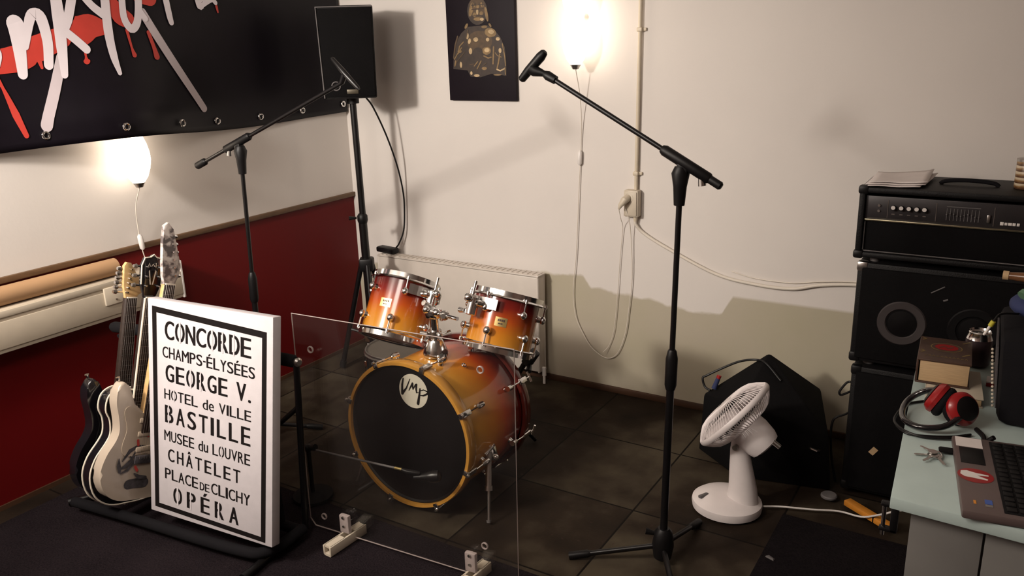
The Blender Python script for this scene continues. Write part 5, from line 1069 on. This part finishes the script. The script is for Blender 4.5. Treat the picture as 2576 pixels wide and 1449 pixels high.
single('headphone_cable', MB().tube(smooth_path([(3.245, -1.33, DZ+0.004), (3.262, -1.365, DZ+0.004), (3.268, -1.40, DZ+0.006), (3.285, -1.41, DZ+0.026)]), 0.006, 8), M['black'], 'thicker black cable bending down between the headphones and the laptop', 'cable')
# black gear bag and small things at the right edge
bg = thing('gear_bag', 'black padded gear bag with a grey mesh side on the desk at the right edge', 'bag', (3.40, -1.10, DZ))
part('bag_body', MB().hexa([(3.285, -1.27, DZ), (3.60, -1.30, DZ), (3.60, -0.93, DZ), (3.268, -0.93, DZ)], [(3.270, -1.25, DZ+0.225), (3.60, -1.28, DZ+0.235), (3.60, -0.95, DZ+0.24), (3.258, -0.95, DZ+0.232)], bev=0.022), M['foam'], bg)
part('mesh_panel', MB().hexa([(3.2775, -1.235, DZ+0.03), (3.281, -1.235, DZ+0.03), (3.268, -0.985, DZ+0.03), (3.2645, -0.985, DZ+0.03)], [(3.262, -1.215, DZ+0.19), (3.268, -1.215, DZ+0.19), (3.259, -0.99, DZ+0.20), (3.254, -0.99, DZ+0.20)], bev=0.001), pm('grey_mesh_fabric', (0.060, 0.054, 0.056), 0.8, bmp=0.8, bscale=300), bg)
for k in range(16): part('bead', MB().ball((3.272-0.0012*k, -1.232+0.004*k, DZ+0.035+0.0088*k), 0.0036, u=10, v_=8), M['cream'], bg)
single('blue_cloth', MB().ball((3.335, -1.08, DZ+0.272), 0.05, (1.2, 1.5, 0.62)), M['blue'], 'dark blue cloth on top of the black bag', 'cloth')
gl_ = thing('green_bottle_cap', 'small green cap lying on the blue cloth', 'cap', (3.30, -1.10, DZ+0.29))
part('cap', MB().tube([(3.302, -1.12, DZ+0.304), (3.310, -1.112, DZ+0.311)], 0.014, 16), M['green'], gl_)
bn = thing('bottle', 'brown bottle neck lying on top of the bag pile', 'bottle', (3.30, -1.02, DZ+0.31))
part('neck', MB().tube([(3.262, -1.0, DZ+0.324), (3.275, -1.002, DZ+0.324), (3.300, -1.005, DZ+0.325), (3.33, -1.01, DZ+0.326), (3.40, -1.02, DZ+0.328)], [0.010, 0.011, 0.013, 0.021, 0.024], 16), pm('brown_glass', (0.16, 0.07, 0.03), 0.2), bn)
part('bottle_cap', MB().tube([(3.252, -0.999, DZ+0.324), (3.266, -1.0, DZ+0.324)], 0.0125, 16), M['pages'], bn)
jp = thing('jack_plug', 'metal jack plug with a yellow sleeve hanging at the left of the bag', 'plug', (3.243, -1.20, DZ+0.23))
part('plug_tip', MB().tube([(3.2295, -1.20, DZ+0.212), (3.232, -1.20, DZ+0.216), (3.2415, -1.20, DZ+0.238)], [0.0028, 0.0038, 0.0038], 12), M['white'], jp)
part('sleeve', MB().tube([(3.2415, -1.20, DZ+0.238), (3.2475, -1.20, DZ+0.252)], 0.0062, 12), M['yellow'], jp)
part('cable', MB().tube(smooth_path([(3.2475, -1.20, DZ+0.252), (3.262, -1.18, DZ+0.268), (3.30, -1.14, DZ+0.262)]), 0.003, 8), M['black'], jp)
rb = thing('red_box', 'small red and white box on the desk behind the headphones', 'box', (3.244, -1.01, DZ))
part('box_body', MB().box((3.262, -0.99, DZ+0.006), (0.026, 0.045, 0.011), bev=0.001), M['redplastic'], rb)
part('box_lid', MB().box((3.262, -0.99, DZ+0.0135), (0.027, 0.046, 0.004), bev=0.001), M['paper'], rb)
# floor odds and ends
ob = thing('wooden_bar', 'orange wooden bar with a black band lying on the floor by the desk', 'bar', (2.94, -0.63, 0.02))
od = Vector((0.160, -0.105, 0)).normalized(); oa = Vector((2.855, -0.583, 0.034)); OT = zframe(oa, od, (0, 0, 1))
part('bar', MB(OT).box((0, 0, 0.10), (0.022, 0.034, 0.20), bev=0.004), M['orange'], ob)
part('band', MB(OT).box((0, 0, 0.135), (0.0235, 0.0355, 0.006), bev=0.001), M['black'], ob)
gd = thing('grey_disc', 'grey rubber disc lying at the foot of the amplifier stack', 'disc', (2.785, -0.54, 0.017))
part('disc', MB().lathe([(0.0, 0.010), (0.026, 0.010), (0.030, 0.006), (0.030, 0.0), (0.0, 0.0)], Matrix.Translation((2.785, -0.548, 0.0165)), 32), M['greyrubber'], gd)
single('paper_scrap', MB().hexa([(2.680, -1.048, 0.0165), (2.712, -1.060, 0.0165), (2.714, -1.044, 0.0165), (2.690, -1.036, 0.0165)], [(2.682, -1.046, 0.021), (2.710, -1.058, 0.024), (2.708, -1.048, 0.020), (2.692, -1.040, 0.023)], bev=0.001), M['greyrubber'], 'small pale scrap on the black carpet near the mic stand', 'scrap', None, (2.695, -1.047, 0.0165))
hs = thing('hardware_stand', 'dark drum hardware stand with a clamp behind the right tom', 'stand', (1.50, -0.74, 0))
rodpart('tube', [(1.50, -0.74, 0.05), (1.50, -0.74, 0.30), (1.655, -0.84, 0.50)], 0.0115, 'blackmetal', hs)
part('clamp', MB().box((1.655, -0.842, 0.482), (0.042, 0.045, 0.070), Matrix.Rotation(0.6, 3, 'Y'), bev=0.008).tube([(1.66, -0.86, 0.455), (1.668, -0.885, 0.440)], [0.009, 0.013], 12), M['black'], hs)
part('wing_nut', MB().ball((1.672, -0.872, 0.50), 0.013, (1.4, 0.6, 1)), M['chrome'], hs)
for a in (0.9, 2.3, 4.4): rodpart('leg', [(1.50, -0.74, 0.14), (1.50+0.10*math.cos(a), -0.74+0.10*math.sin(a), 0.010)], 0.008, 'blackmetal', hs)

sn = thing('snare_drum', 'dark snare drum with chrome hoops, mostly hidden behind the bass drum', 'snare drum', (0.945, -0.80, 0.27))
ST = Matrix.Translation((0.945, -0.80, 0.27))
part('shell', MB(ST).lathe([(0.158, 0.008), (0.158, 0.115)], None, 56), M['head'], sn)
for z in (0.0, 0.108): part('hoop', MB(ST).lathe([(0.156, z), (0.168, z), (0.168, z+0.004), (0.162, z+0.007), (0.162, z+0.016), (0.156, z+0.016), (0.156, z)], None, 56), M['steel'], sn)
part('drumhead', MB(ST).lathe([(0.0, 0.117), (0.157, 0.117)], None, 48), pm('grey_worn_drumhead', (0.10, 0.085, 0.07), 0.5), sn)
for k in range(8):
    a = k*PI/4+0.2; l = part('lug', MB(ST @ rot_(a)).box((0.166, 0, 0.062), (0.014, 0.014, 0.05), bev=0.004), M['chrome'], sn)
    part('tension_rod', MB(ST @ rot_(a)).tube([(0.170, 0, 0.080), (0.170, 0, 0.122)], 0.003, 8), M['chrome'], l)
ss = thing('snare_stand', 'black tripod stand carrying the snare drum', 'stand', (0.945, -0.80, 0))
rodpart('tube', [(0.945, -0.80, 0.06), (0.945, -0.80, 0.235)], 0.011, 'blackmetal', ss)
for a in (0.5, 2.6, 4.7):
    rodpart('leg', [(0.945, -0.80, 0.15), (0.945+0.15*math.cos(a), -0.80+0.15*math.sin(a), 0.010)], 0.008, 'blackmetal', ss)
    rodpart('basket_arm', [(0.945, -0.80, 0.230), (0.945+0.155*math.cos(a), -0.80+0.155*math.sin(a), 0.262)], 0.006, 'blackmetal', ss)

dc = thing('desk_clamp', 'small black clamp with a metal screw under the left corner of the desk', 'clamp', (3.105, -1.70, 0.60))
part('clamp_body', MB().box((3.118, -1.738, 0.672), (0.016, 0.016, 0.064), bev=0.003).box((3.107, -1.738, 0.645), (0.038, 0.016, 0.010), bev=0.003).box((3.107, -1.738, 0.7065), (0.038, 0.016, 0.010), bev=0.003), M['black'], dc)
part('screw', MB().tube([(3.096, -1.738, 0.628), (3.096, -1.738, 0.700)], 0.0045, 10), M['chrome'], dc)
